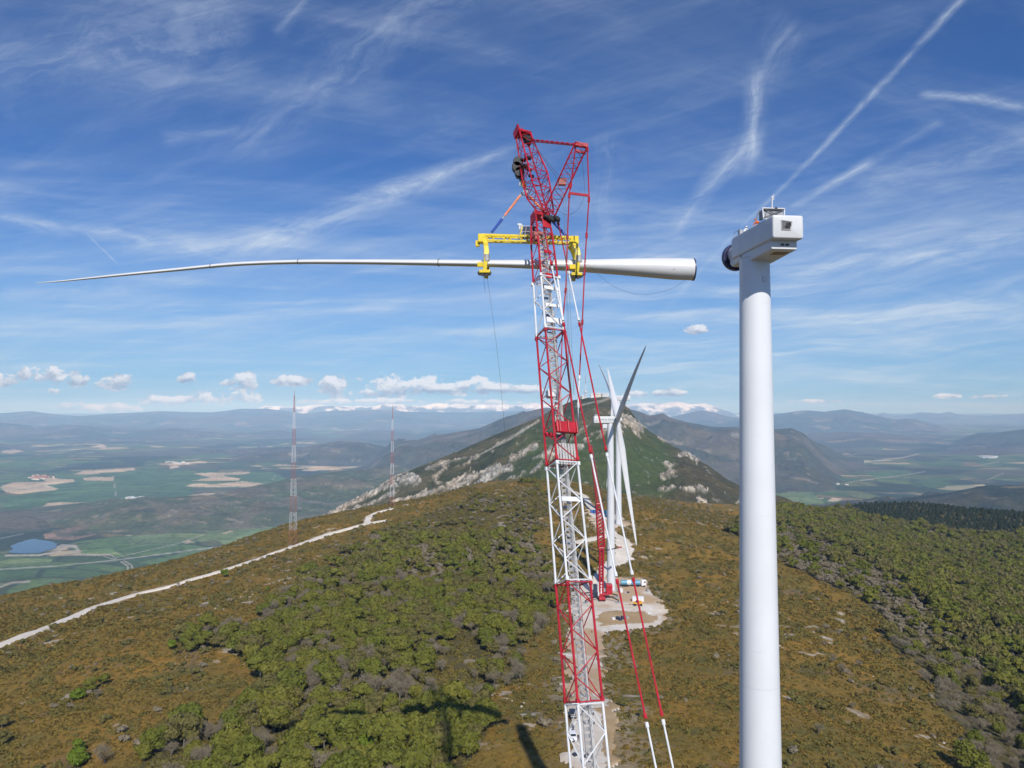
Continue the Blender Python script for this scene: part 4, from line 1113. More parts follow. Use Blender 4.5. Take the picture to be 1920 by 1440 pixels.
# yellow clamp frame
def build_yoke():
    D = 85.4
    root = empty('blade_clamp_frame', tuple(P(990, 446, D)), label='yellow blade clamp frame with two curved arms gripping the hanging blade', cat='lifting frame')
    inv = -root.location
    def put(mb, n, m, par=None, **k):
        mb.v = [tuple(Vector(q) + inv) for q in mb.v]; return mb.build(n, M[m], par or root, **k)
    mb = MB(); a, b = P(903, 447, D), P(1080, 452, D)
    lattice(mb, a, b, (0, 1, 0), 1.0, 1.0, .62, .62, 11, .085, .05)
    for oy in (-.5, .5):
        o = Vector((0, oy, 0)); mb.beam(a + o + Vector((0, 0, .34)), b + o + Vector((0, 0, .34)), .16, .24); mb.beam(a + o + Vector((0, 0, -.3)), b + o + Vector((0, 0, -.3)), .14, .18)
    put(mb, 'main_beam', 'yellow')
    mb = MB()
    for px in (904, 1077): mb.box(P(px, 448 if px < 1000 else 452, D), (.95, 1.3, 1.0))
    mb.box(P(895.5, 457, D), (.5, .6, .7)); put(mb, 'end_block', 'yellow', bevel=.06)
    for sx, arm in ((-1, [(908, 449), (911, 458), (912.5, 470), (912, 482), (910, 496), (909, 508)]), (1, [(1070, 452), (1078, 459), (1083, 470), (1085, 484), (1083, 500), (1081, 513)])):
        mb = MB()
        pts = [P(*q, D - .9 - .9 * min(1, i / 3)) for i, q in enumerate(arm)]
        for i, (p, q) in enumerate(zip(pts[:-1], pts[1:])): mb.beam(p, q + (q - p) * .08, .55 if i < 3 else .45, .55 if i < 3 else .62, up=(0, 1, 0))
        pb = [Vector((p.x, D + .9 + .9 * min(1, i / 3) + .8, p.z)) for i, p in enumerate(pts)]
        for i, (p, q) in enumerate(zip(pb[:-1], pb[1:])): mb.beam(p, q + (q - p) * .08, .5, .55, up=(0, 1, 0))
        e = pts[-1]; mb.box(e + Vector((0, .6, -.1)), (1.3, 2.0, .35)); mb.box(pts[-2] + Vector((-.5, .1, 0)), (.9, .3, .55)); mb.box(pts[1] + Vector((0, .9, 0)), (.5, 2.6, .4))
        arm_o = put(mb, 'clamp_arm', 'yellow', bevel=.05)
        mb = MB()
        for (dx, dz) in ((-.62, -.30), (.18, -.42), (.55, -.25), (-.2, -.4)):
            c = e + Vector((dx, -.15, dz)); mb.tube(c - Vector((0, .14, 0)), c + Vector((0, .2, 0)), .24, 14)
        put(mb, 'roller', 'black', par=root, smooth=True)
        mb = MB(); h = pts[3]; mb.tube(h + Vector((.02, -.05, .3)), h + Vector((.05, -.05, -.5)), .34, 12); mb.tube(h + Vector((-.35, -.1, 1.4)), h + Vector((-.35, -.1, -.8)), .035, 5)
        put(mb, 'hydraulic_cylinder', 'galv', smooth=True)
    mb = MB()
    c = P(990, 435.5, D); mb.box(c + Vector((.15, 0, -.05)), (1.5, 1.0, 1.15)); put(mb, 'power_pack', 'navy', bevel=.04)
    mb = MB(); c = P(990, 437, D)
    for sx in (-1.15, -.5, .2, .95):
        for sy in (-.6, .6): mb.tube(c + Vector((sx + .05, sy, -.75)), c + Vector((sx + .05 + (.25 if sx < 0 else 0), sy, .75)), .05, 5)
    for sy in (-.6, .6):
        mb.tube(c + Vector((-1, sy, .75)), c + Vector((1.0, sy, .62)), .05, 5); mb.tube(c + Vector((-1, sy, 0)), c + Vector((1.0, sy, 0)), .04, 5)
    put(mb, 'pack_frame', 'galv')
    mb = MB(); mb.box(P(976.5, 427, D), (.45, .3, .7)); mb.box(P(974, 421, D), (.5, .3, .2)); mb.box(P(1040, 442, D), (.4, .3, .25)); mb.box(P(1058, 444, D), (.4, .3, .2)); put(mb, 'aerial_box', 'white', bevel=.03)
    mb = MB(); mb.beam(P(974, 446, D - .6), P(980, 424, D - .6), .12, .12); put(mb, 'pack_brace', 'yellow')
    for (q0, q1, d0) in (((983, 357), (921, 437), 0), ((984, 358), (1062, 443), 0)):
        hk = P(*q0, 87.0); e = P(*q1, D)
        l = e - hk
        mb = MB(); mb.tube(hk + l * .12, hk + l * .60, .14, 8); o = put(mb, 'sling', 'orange', smooth=True)
        mb = MB(); mb.tube(hk + l * .68, e - l * .02, .19, 8, .16); o = put(mb, 'sling_sleeve', 'blue', smooth=True)
        mb = MB(); mb.tube(hk, hk + l * .14, .05, 5); mb.tube(hk + l * .58, hk + l * .70, .10, 6, .06); put(mb, 'sling_shackle', 'galv')
    # tag lines falling from the left arm
    mb = MB(); mb.path([P(907, 515, D), P(908, 535, D), P(910, 548, D)], .018, 3); mb.path([P(913, 516, D), P(917, 545, D), P(922, 580, D), P(930, 640, D), P(938, 710, D), P(945, 790, D), P(948, 830, D)], .018, 3)
    put(mb, 'tag_line', 'rope')
    mb = MB(); mb.path([P(a, b, 84.5) for a, b in [(1085, 470), (1100, 494), (1115, 508), (1128, 520), (1145, 534), (1165, 544), (1190, 551), (1215, 552), (1240, 548), (1262, 540), (1280, 529), (1290, 520)]], .018, 4); put(mb, 'guide_rope', 'rope')
    # hook block, a thing hanging between jib and frame
    hb = empty('hook_block', tuple(P(975, 316, 88.5)), label='black hook block hanging just left of the crane jib above the orange sling', cat='hook block')
    inv2 = -hb.location
    def ph(mb, n, m, **k):
        mb.v = [tuple(Vector(q) + inv2) for q in mb.v]; return mb.build(n, M[m], hb, **k)
    mb = MB(); mb.beam(P(971.5, 300, 88.5), P(975, 333, 88.5), .9, 1.0, up=(0, 1, 0)); mb.beam(P(975, 333, 88.5), P(981, 340, 88.2), .5, .7, up=(0, 1, 0))
    for q in ((971, 305), (969, 314), (974, 324)):
        c = P(*q, 88.5); mb.tube(c - Vector((0, .6, 0)), c + Vector((0, .6, 0)), .62, 16)
    ph(mb, 'sheave_housing', 'black', bevel=.05)
    mb = MB(); mb.beam(P(979, 341, 87.5), P(984, 351, 87.2), .5, .5, up=(0, 1, 0)); ph(mb, 'hook_shank', 'yellow', bevel=.04)
    mb = MB(); mb.path([P(a, b, 87) for a, b in [(984, 350), (989, 356), (988, 363), (982, 366), (977, 361)]], .14, 6); mb.path([P(a, b, 87) for a, b in [(979, 345), (974, 343), (975, 349)]], .12, 5); ph(mb, 'hook', 'galv', smooth=True)
    mb = MB()
    for o in (-.35, 0, .35): mb.tube(P(971.5, 296, 88.5) + Vector((o, 0, 0)), P(976, 253, 90.3) + Vector((o, 0, 0)), .025, 4)
    ph(mb, 'hoist_fall', 'rope')
build_yoke()

# ------------------------------------------------------------------ people
def person_mesh(name, parent, pose='stand', shirt='hivis', rot=0.0, loc=(0, 0, 0)):
    if pose == 'stand':
        J = {'pel': (0, 0, .95), 'ch': (0, .02, 1.32), 'nk': (0, .03, 1.50), 'hd': (0, .05, 1.62), 'ht': (0, .05, 1.76),
             'ls': (-.19, 0, 1.43), 'le': (-.25, .03, 1.15), 'lh': (-.24, .14, .92), 'rs': (.19, 0, 1.43), 're': (.26, .05, 1.16), 'rh': (.22, .2, .97),
             'lk': (-.11, .03, .5), 'lf': (-.12, 0, .06), 'rk': (.12, .06, .5), 'rf': (.13, -.05, .06)}
    else:
        J = {'pel': (0, -.1, .42), 'ch': (0, .15, .76), 'nk': (0, .26, .90), 'hd': (0, .33, 1.00), 'ht': (0, .37, 1.13),
             'ls': (-.19, .2, .84), 'le': (-.25, .4, .62), 'lh': (-.18, .6, .46), 'rs': (.19, .2, .84), 're': (.25, .42, .64), 'rh': (.14, .64, .5),
             'lk': (-.16, .25, .48), 'lf': (-.14, .05, .06), 'rk': (.16, .3, .12), 'rf': (.14, -.18, .08)}
    q = {k: Vector(v) for k, v in J.items()}
    return q
def make_person(name_label, loc, rz, pose, shirt, helmet):
    """body grown by a Skin modifier along one skeleton, then fixed as a mesh; clothing and helmet are children"""
    q = person_mesh('', None, pose)
    root = None
    order = ['pel', 'ch', 'nk', 'hd', 'ht', 'ls', 'le', 'lh', 'rs', 're', 'rh', 'lk', 'lf', 'rk', 'rf']
    E = [('pel', 'ch'), ('ch', 'nk'), ('nk', 'hd'), ('hd', 'ht'), ('ch', 'ls'), ('ls', 'le'), ('le', 'lh'), ('ch', 'rs'), ('rs', 're'), ('re', 'rh'), ('pel', 'lk'), ('lk', 'lf'), ('pel', 'rk'), ('rk', 'rf')]
    rad = dict(pel=.15, ch=.155, nk=.06, hd=.10, ht=.07, ls=.075, le=.052, lh=.04, rs=.075, re=.052, rh=.04, lk=.075, lf=.055, rk=.075, rf=.055)
    me = bpy.data.meshes.new('person'); me.from_pydata([q[n] for n in order], [(order.index(a), order.index(b)) for a, b in E], [])
    o = bpy.data.objects.new('person', me); COL.objects.link(o)
    o.modifiers.new('skin', 'SKIN')
    for i, n in enumerate(order):
        sv = me.skin_vertices[0].data[i]; sv.radius = (rad[n], rad[n]); sv.use_root = (i == 0)
    sb = o.modifiers.new('sub', 'SUBSURF'); sb.levels = 1; sb.render_levels = 1
    bpy.context.view_layer.update()
    ev = o.evaluated_get(bpy.context.evaluated_depsgraph_get()); nm = bpy.data.meshes.new_from_object(ev)
    o.modifiers.clear(); o.data = nm; nm.name = 'person'
    nm.materials.clear(); nm.materials.append(M['skin']); nm.materials.append(M[shirt]); nm.materials.append(M['cloth'])
    pz, cz, nz = q['pel'].z, q['ch'].z, q['nk'].z
    for p in nm.polygons:
        p.use_smooth = True; c = p.center
        d_hand = min((c - q['lh']).length, (c - q['rh']).length)
        if c.z > nz + .01 or d_hand < .07: p.material_index = 0
        elif c.z < pz + .02 and abs(c.x) < .24 and min((c - q[k]).length for k in ('le', 're', 'lh', 'rh')) > .1: p.material_index = 2
        else: p.material_index = 1
    o.location = loc; o.rotation_euler = (0, 0, rz)
    tag(o, name_label, 'person')
    h = MB(); h.lathe([(.125, 0), (.13, .03), (.12, .08), (.08, .13), (.01, .15)], 14, o=q['hd'] + Vector((0, .01, .05))); h.lathe([(.15, 0), (.15, .015), (.12, .03)], 14, o=q['hd'] + Vector((0, .02, .045)))
    hm = h.build('helmet', M[helmet], o, smooth=True)
    return o

# ------------------------------------------------------------------ the near turbine without its rotor
def build_turbine1():
    tx, ty = T1; g = zat(tx, ty)
    root = empty('wind_turbine', (tx, ty, g), label='large rotorless turbine at right, its white tower filling the height of the picture', cat='wind turbine')
    top = P(1417, 484, ty).z - g
    H = [0, 28, 55, top]
    rad = lambda h: 2.60 - (2.60 - 1.56) * (h / top)
    for i in range(3):
        a, b = H[i], H[i + 1]; mb = MB()
        pr = [(rad(a), a + .004), (rad(a) , a + .01)] + [(rad(a + (b - a) * t), a + (b - a) * t) for t in np.linspace(.02, .98, 12)] + [(rad(b), b - .01), (rad(b) - .02, b - .004)]
        mb.lathe(pr, 96); o = mb.build('tower_section', M['towerseam'], root, smooth=True)
        mb = MB(); 
        mb.lathe([(rad(b) + .006, b - .05), (rad(b) + .006, b + .05)], 96) if i < 2 else mb.lathe([(rad(b) + .03, b - .10), (rad(b) + .05, b)], 96)
        mb.build('flange', M['tower'], o, smooth=True)
    mb = MB(); mb.lathe([(4.2, -.2), (4.2, .15), (2.6, .35)], 48); mb.build('foundation', M['concrete'], root)
    mb = MB(); mb.box((0, -2.42, 1.6), (.9, .12, 2.2)); mb.build('door', M['galv'], root, bevel=.03)
    # little bracket frame near the top, facing the camera
    mb = MB(); rz = 473 / 1.0
    qa = P(1434, 523, ty - 1.6) - root.location
    for dx in (-.20, .20): mb.box(qa + Vector((dx, -.0, 0)), (.05, .06, .5))
    mb.box(qa + Vector((0, 0, -.25)), (.44, .06, .05)); mb.box(qa + Vector((-.15, 0, .25)), (.15, .06, .05)); mb.build('bracket', M['white'], root)
    # nacelle
    W, L, Hn = 3.2, 10.0, 2.34
    c = P(1449, 402, 69.5); yaw = R(6.3)
    rt = Vector((math.cos(yaw), math.sin(yaw), 0)); fw = Vector((-math.sin(yaw), math.cos(yaw), 0)); up = Vector((0, 0, 1))
    org = c + rt * (W / 2) - up * Hn - root.location       # rear, middle, bottom
    def T(x, y, z): return org + rt * x + fw * y + up * z
    def ring(y, w, z0, z1, r, n=7):
        pts = []
        for (sx, sz, a0) in ((1, 0, -90), (1, 1, 0), (-1, 1, 90), (-1, 0, 180)):
            for k in range(n):
                a = R(a0 + 90 * k / (n - 1)); cx = sx * (w / 2 - r); cz = (z1 - r) if sz else (z0 + r)
                pts.append(T(cx + r * math.cos(a), y, cz + r * math.sin(a)))
        return pts
    mb = MB(); mb.loft([ring(0.0, W - .3, .15, Hn - .15, .15), ring(.04, W - .12, .06, Hn - .06, .2), ring(.12, W - .03, .01, Hn - .01, .22), ring(.24, W, 0, Hn, .2), ring(L * .55, W, -.04, Hn, .2), ring(L - .6, W, -.1, Hn, .2), ring(L - .1, W - .1, -.1, Hn - .1, .25), ring(L, W - .4, .1, Hn - .25, .3)])
    body = mb.build('nacelle', M['nacelle'], root, smooth=True)
    mb = MB(); mb.loft([ring(.9, W - .55, -.85, .15, .1), ring(1.0, W - .5, -.92, .2, .12), ring(6.6, W - .35, -1.15, .2, .12), ring(7.6, W - .35, -1.0, .2, .12)])
    mb.loft([ring(7.9, W - .3, -.5, .3, .12), ring(8.6, W - .3, -.8, .3, .2), ring(10.4, W - .5, -.8, .3, .2), ring(11.4, W - 1.0, -.4, .6, .2)])
    mb.build('nacelle_belly', M['nacelle'], root, smooth=True)
    mb = MB(); mb.box(T(.2, 2.4, -.99), (1.5, 1.1, .06), (rt, fw, up)); mb.build('hatch', M['hatch'], root)
    mb = MB()
    for dx in (-.18, .32): mb.box(T(dx, .89, -.42), (.38, .04, .22), (rt, fw, up))
    mb.build('vent', M['rope'], root)
    # rear opening: slanted frame round a flat sheet coloured as the hole's shade
    mb = MB(); A_ = [(-.75, 1.78), (.38, 1.66), (.22, .84), (-.72, .84)]
    fr = [T(x, -.02, z) for x, z in A_]; cen = sum(fr, Vector()) / 4
    inn = [cen + (q - cen) * .84 + fw * .0 for q in fr]
    for i in range(4): mb.tube(fr[i], fr[(i + 1) % 4], .05, 6)
    mb.build('opening_frame', M['galv'], root, smooth=True)
    mb = MB(); mb.add([q for q in inn] , [(0, 1, 2, 3)]); mb.add([q - fw * .02 for q in inn], [(3, 2, 1, 0)]); mb.build('opening', M['openshade'], root)
    mb = MB(); mb.box(T(-.05, -.05, 1.28), (.42, .05, .55), (rt, fw, up)); mb.box(T(.12, -.05, 1.42), (.3, .05, .3), (rt, fw, up)); mb.box(T(-.25, -.05, 1.15), (.25, .05, .25), (rt, fw, up)); mb.build('service_crane_bracket', M['black'], root, bevel=.02)
    # panel seam on the side
    mb = MB(); mb.box(T(-W / 2 - .004, L - 2.6, Hn / 2), (.012, .05, Hn - .5), (rt, fw, up)); mb.build('panel_seam', M['white'], root)
    # radiator with crossed braces on the roof, mast beside it
    y0 = 1.7
    mb = MB()
    xl, xr, z0, z1 = -1.75, .42, Hn, Hn + 1.12
    for a, b in (((xl, z0), (xl - .08, z1)), ((xr, z0), (xr + .08, z1)), ((xl - .08, z1), (xr + .08, z1)), ((xl, z0 + .04), (xr, z0 + .04))): mb.beam(T(a[0], y0, a[1]), T(b[0], y0, b[1]), .10, .10)
    mb.beam(T(xl - .08, y0 + .5, z1), T(xl - .3, y0 + 1.4, z0), .08, .08)
    rad_o = mb.build('radiator_frame', M['white'], root)
    mb = MB(); mb.beam(T(xl, y0 - .1, z0 + .1), T(xr, y0 - .1, z1 - .1), .07, .07); mb.beam(T(xr, y0 - .1, z0 + .1), T(xl, y0 - .1, z1 - .1), .07, .07); mb.beam(T(xl, y0 - .08, z1 - .12), T(xr, y0 - .08, z1 - .12), .12, .10); mb.build('radiator_brace', M['rope'], root)
    mb = MB(); mb.box(T((xl + xr) / 2, y0 + .12, (z0 + z1) / 2), (xr - xl - .1, .16, z1 - z0 - .12), (rt, fw, up)); mb.box(T(xl + .05, y0 + .5, z0 + .5), (.2, .7, .9), (rt, fw, up))
    mb.build('radiator', M['louvre'], root)
    mb = MB(); mb.tube(T(-.82, y0, z1), T(-.80, y0, z1 + 1.0), .07, 6); mb.tube(T(-.80, y0, z1 + 1.0), T(-.80, y0, z1 + 1.25), .10, 6); mb.tube(T(-.62, y0, z1 + .85), T(-.64, y0, z1 + 1.45), .035, 5); mb.tube(T(-.80, y0, z1 + .9), T(-.62, y0, z1 + .85), .03, 5)
    mb.build('weather_mast', M['white'], root, smooth=True)
    mb = MB(); mb.tube(T(-.55, y0, z1), T(-.3, y0, z1), .12, 8); mb.build('beacon', M['black'], root)
    # hub flange: neck, star casting, dark bearing ring
    mb = MB(); mb.lathe([(1.25, 0), (1.2, 1.2), (1.05, 2.4)], 32, o=T(0, L - .2, .95), ax=fw); mb.build('rotor_shaft_cover', M['nacelle'], root, smooth=True)
    mb = MB(); o_ = T(0, L + 2.1, .75); mb.lathe([(1.38, 0), (1.56, 0), (1.58, .5), (1.5, .75), (1.38, .75), (1.38, 0)], 48, o=o_, ax=fw); mb.build('bearing_ring', M['navy'], root, smooth=True)
    mb = MB()
    for k in range(5):
        a = R(72 * k + 20); d = rt * math.cos(a) + up * math.sin(a); mb.beam(o_ + fw * .2 + d * .2, o_ + fw * .2 + d * 1.4, .55, .25, up=fw)
    mb.build('hub_star', M['white'], root, bevel=.04)
    # crew on the roof and the gear they stand by
    def W2(x, y): return root.location + T(x, y, Hn)
    q = W2(-.35, 5.6); make_person('person in orange workwear crouching on the nacelle roof', tuple(q), yaw + R(60), 'crouch', 'hivis', 'hivis')
    q = W2(-.55, 8.9); make_person('person in pale clothes crouching at the hub end of the nacelle roof', tuple(q), yaw - R(80), 'crouch', 'white', 'white')
    mb = MB(); mb.box(T(-1.3, 8.2, Hn + .25), (.3, .5, .45), (rt, fw, up)); mb.path([T(-1.45, 7.7, Hn), T(-1.45, 7.7, Hn + .55), T(-1.45, 9.4, Hn + .5), T(-1.45, 9.4, Hn)], .03, 5); mb.path([T(-1.5, 1.2, Hn), T(-1.5, 1.2, Hn + .6), T(-1.5, 1.7, Hn + .6)], .03, 5); mb.build('roof_rail', M['galv'], root)
    return root
def seam_mat():
    m = mat('tower_paint_with_seams', (0.74, 0.76, 0.78), 0.36, var=0.03, scale=0.2); nt = m.node_tree; b = nt.nodes['Principled BSDF']
    tc = nt.nodes.new('ShaderNodeTexCoord'); sp = nt.nodes.new('ShaderNodeSeparateXYZ'); nt.links.new(tc.outputs['Object'], sp.inputs[0])
    z = S(nt, sp.outputs[2]) * (1 / 2.8); f = (z._m('FRACT') - 0.5).abs()
    line = f.smooth(0.482, 0.497)
    src = b.inputs['Base Color'].links[0].from_socket
    n = noise(nt, S(nt, tc.outputs['Object']), 0.6, 4, 0.6).smooth(.5, .75)
    st = noise(nt, xyz(nt, S(nt, sp.outputs[0]) * 3.0, S(nt, sp.outputs[1]) * 3.0, S(nt, sp.outputs[2]) * 0.08), 1.0, 5, .6).smooth(.55, .8)
    c = mix(nt, line * n * 0.5, S(nt, src), (.48, .49, .50)); c = mix(nt, st * .10, c, (.5, .5, .48))
    nt.links.new(c.k, b.inputs['Base Color']); return m
M['towerseam'] = seam_mat()
M['hatch'] = mat('tan_hatch', (.30, .22, .11), .8); M['openshade'] = mat('recess_shade_grey', (.13, .13, .13), .7)
def louvre_mat():
    m = mat('radiator_core', (.36, .37, .38), .6, var=.05); nt = m.node_tree; b = nt.nodes['Principled BSDF']
    tc = nt.nodes.new('ShaderNodeTexCoord'); w = nt.nodes.new('ShaderNodeTexWave'); w.bands_direction = 'Z'; w.inputs['Scale'].default_value = 3.5
    nt.links.new(tc.outputs['Object'], w.inputs['Vector']); c = mix(nt, S(nt, w.outputs['Fac']) * .7, (.42, .43, .44), (.16, .17, .18)); nt.links.new(c.k, b.inputs['Base Color']); return m
M['louvre'] = louvre_mat()
build_turbine1()

# ------------------------------------------------------------------ turbines further along the ridge
def far_turbine(base, hubz, rtop, rbase, label, face, blades, L, text=True, group=None, Lr=13.0):
    """face = +1 rotor on the +x side"""
    root = empty('wind_turbine', tuple(base), label=label, cat='wind turbine')
    H = hubz - base.z
    mb = MB(); mb.lathe([(rbase + (rtop - rbase) * t, (H - 1.8) * t) for t in np.linspace(0, 1, 10)], 40); mb.build('tower', M['tower'], root, smooth=True)
    mb = MB(); mb.lathe([(rtop * 1.25 + .02, H * .36), (rtop * 1.26, H * .36 + .12)], 40); mb.lathe([(rbase * .905, H * .70 * 0 + H * .30), (rbase * .91, H * .30 + .1)], 40)
    mb = MB(); mb.lathe([(rbase + 1.8, -.6), (rbase + 1.6, .35), (rbase + .2, .5)], 32); mb.build('foundation', M['concrete'], root)
    mb = MB(); s = face
    cx = -s * (Lr / 2 - 3.2)
    n_o = []
    def ring(x, w, h, r, zc=0, n=5):
        pts = []
        for (sy, sz, a0) in ((1, -1, -90), (1, 1, 0), (-1, 1, 90), (-1, -1, 180)):
            for k in range(n):
                a = R(a0 + 90 * k / (n - 1)); pts.append((x, sy * (w / 2 - r) + r * math.cos(a), H + zc + sz * (h / 2 - r) + r * math.sin(a)))
        return pts
    x0, x1 = -s * (Lr - 3.2), s * 2.6
    mb.loft([ring(x0, 3.6, 3.5, .3), ring(x0 + s * .25, 4.0, 3.9, .35), ring(x1 - s * .4, 4.0, 3.9, .35), ring(x1, 3.4, 3.4, .5)])
    na = mb.build('nacelle', M['nacelle'], root, smooth=True)
    mb = MB(); mb.lathe([(1.75, 0), (1.95, .6), (1.95, 2.2), (1.6, 3.4), (.9, 4.1), (.05, 4.4)], 28, o=(x1 + s * .15, 0, H), ax=(s, 0, 0)); hub = mb.build('hub', M['nacelle'], root, smooth=True)
    mb = MB(); mb.box((x0 + s * 1.4, 0, H + 2.5), (1.8, 3.2, 1.1)); mb.tube((x0 + s * 1.4, 0, H + 3), (x0 + s * 1.4, 0, H + 4.6), .08, 5); mb.build('cooler', M['galv'], root)
    mb = MB(); mb.box((x0 + s * 1.6, -2.01, H - .7), (.5, .04, .5)); mb.build('vent', M['rope'], root)
    for (ang, tilt, pitch) in blades:
        bm = blade_mesh(L, 1.5, 4.0, 'b', None, lambda t: 3.2 * t * t, n=40, ring=16)
        # local frame: x along blade, z (bend) upwind = s x, y in rotor plane
        a = R(ang); d = Vector((math.sin(R(tilt)) * s, math.sin(a) * -1, math.cos(a))).normalized()     # ang from up, positive toward the camera (-y)
        wn_ = Vector((s, 0, 0)); wn_ = (wn_ - d * wn_.dot(d)).normalized(); cy = wn_.cross(d)
        pit = R(pitch); cy2 = cy * math.cos(pit) + wn_ * math.sin(pit); wz = wn_ * math.cos(pit) - cy * math.sin(pit)
        o_ = Vector((x1 + s * 1.5, 0, H))
        bm.v = [tuple(o_ + d * (q[0] + 1.2) + cy2 * q[1] + wz * (q[2] * 1.0)) for q in bm.v]
        if Vector(cy2).cross(wz).dot(d) < 0: bm.f = [tuple(reversed(f)) for f in bm.f]
        bm.build('rotor_blade', M['blade'], root, smooth=True)
    if text:
        cu = bpy.data.curves.new('lettering', 'FONT'); cu.body = 'Siemens Gamesa'; cu.size = 1.45; cu.align_x = 'CENTER'; cu.align_y = 'CENTER'; cu.extrude = .01; cu.materials.append(M['text'])
        t0 = bpy.data.objects.new('lettering', cu); COL.objects.link(t0); bpy.context.view_layer.update(); tm = bpy.data.meshes.new_from_object(t0.evaluated_get(bpy.context.evaluated_depsgraph_get())); bpy.data.objects.remove(t0); t = bpy.data.objects.new('lettering', tm); COL.objects.link(t); t.parent = root; t.location = (cx * 0.55 - s * .2, -2.03, H + .1); t.rotation_euler = (R(90), 0, 0)
    return root
t2 = T2 + Vector((0, 0, .3)); hub2 = P(1158, 787, T2.y).z
far_turbine(t2, hub2, 1.75, 2.45, 'white three-bladed turbine standing beside the red mobile crane on the pale pad', 1, [(60, 2.0, 22), (-60, 2.0, 72), (180, 8.0, 78)], 72)
t3 = T3 + Vector((0, 0, .3)); hub3 = P(1160, 746.5, T3.y).z
far_turbine(t3, hub3, 1.8, 2.6, 'white turbine standing behind the three-bladed one, further along the ridge', -1, [(-64, 1, 12), (176, 3, 40)], 72, text=False)
# square board hanging below the nacelle of the middle turbine: a work platform
wp = MB(); c = P(1134, 799, T2.y - 3); wp.box((0, 0, 0), (2.6, 2.0, 2.3)); wpo = wp.build('work_basket', M['white'], None, bevel=.05); wpo.location = c; tag(wpo, 'small white work basket hanging under the nacelle of the three-bladed turbine', 'work basket')
wp = MB(); wp.tube((-1, 0, 1.1), (-.6, 0, 3.0), .05, 4); wp.tube((1, 0, 1.1), (.6, 0, 3.0), .05, 4); wp.build('suspension_rope', M['rope'], wpo)

# ------------------------------------------------------------------ guyed radio masts
def radio_mast(px, py, Y, Ht, label):
    b = on_hill(px, py); 
    root = empty('radio_mast', tuple(b), label=label, cat='radio mast', group='lattice radio masts on the left slope')
    k = b.y / Y
    n = 9; w0 = 4.6 * k; segs = 9
    def w(t): return w0 * (1 - t) ** 1.0 * .92 + .75 * k * (1 if t < .86 else .7)
    for i in range(segs):
        a, c = i / segs, (i + 1) / segs
        mb = MB(); hh = Ht * k
        lattice(mb, (0, 0, hh * a), (0, 0, hh * c - .05), (1, 0, 0), w(a), w(c), w(a), w(c), max(3, int(hh / segs / max(w(a), 1.6))), .075, .032, style='x')
        mb.build('mast_section', M['mred' if i % 2 == 0 else 'white'], root, smooth=False)
    mb = MB(); mb.tube((0, 0, hh), (0, 0, hh * 1.035), .25, 6); mb.build('aerial', M['galv'], root)
    mb = MB()
    for sx in (-1, 1):
        for sy in (-1, 1): mb.box((sx * w0 * .48, sy * w0 * .48, .1), (1.3, 1.3, .9))
    mb.build('footing', M['concrete'], root)
    return root
radio_mast(549, 1024, 565, 119, 'nearer of two guyed red and white radio masts, beside the white track')
radio_mast(735, 952, 855, 119, 'farther of two guyed red and white radio masts, at the end of the track')

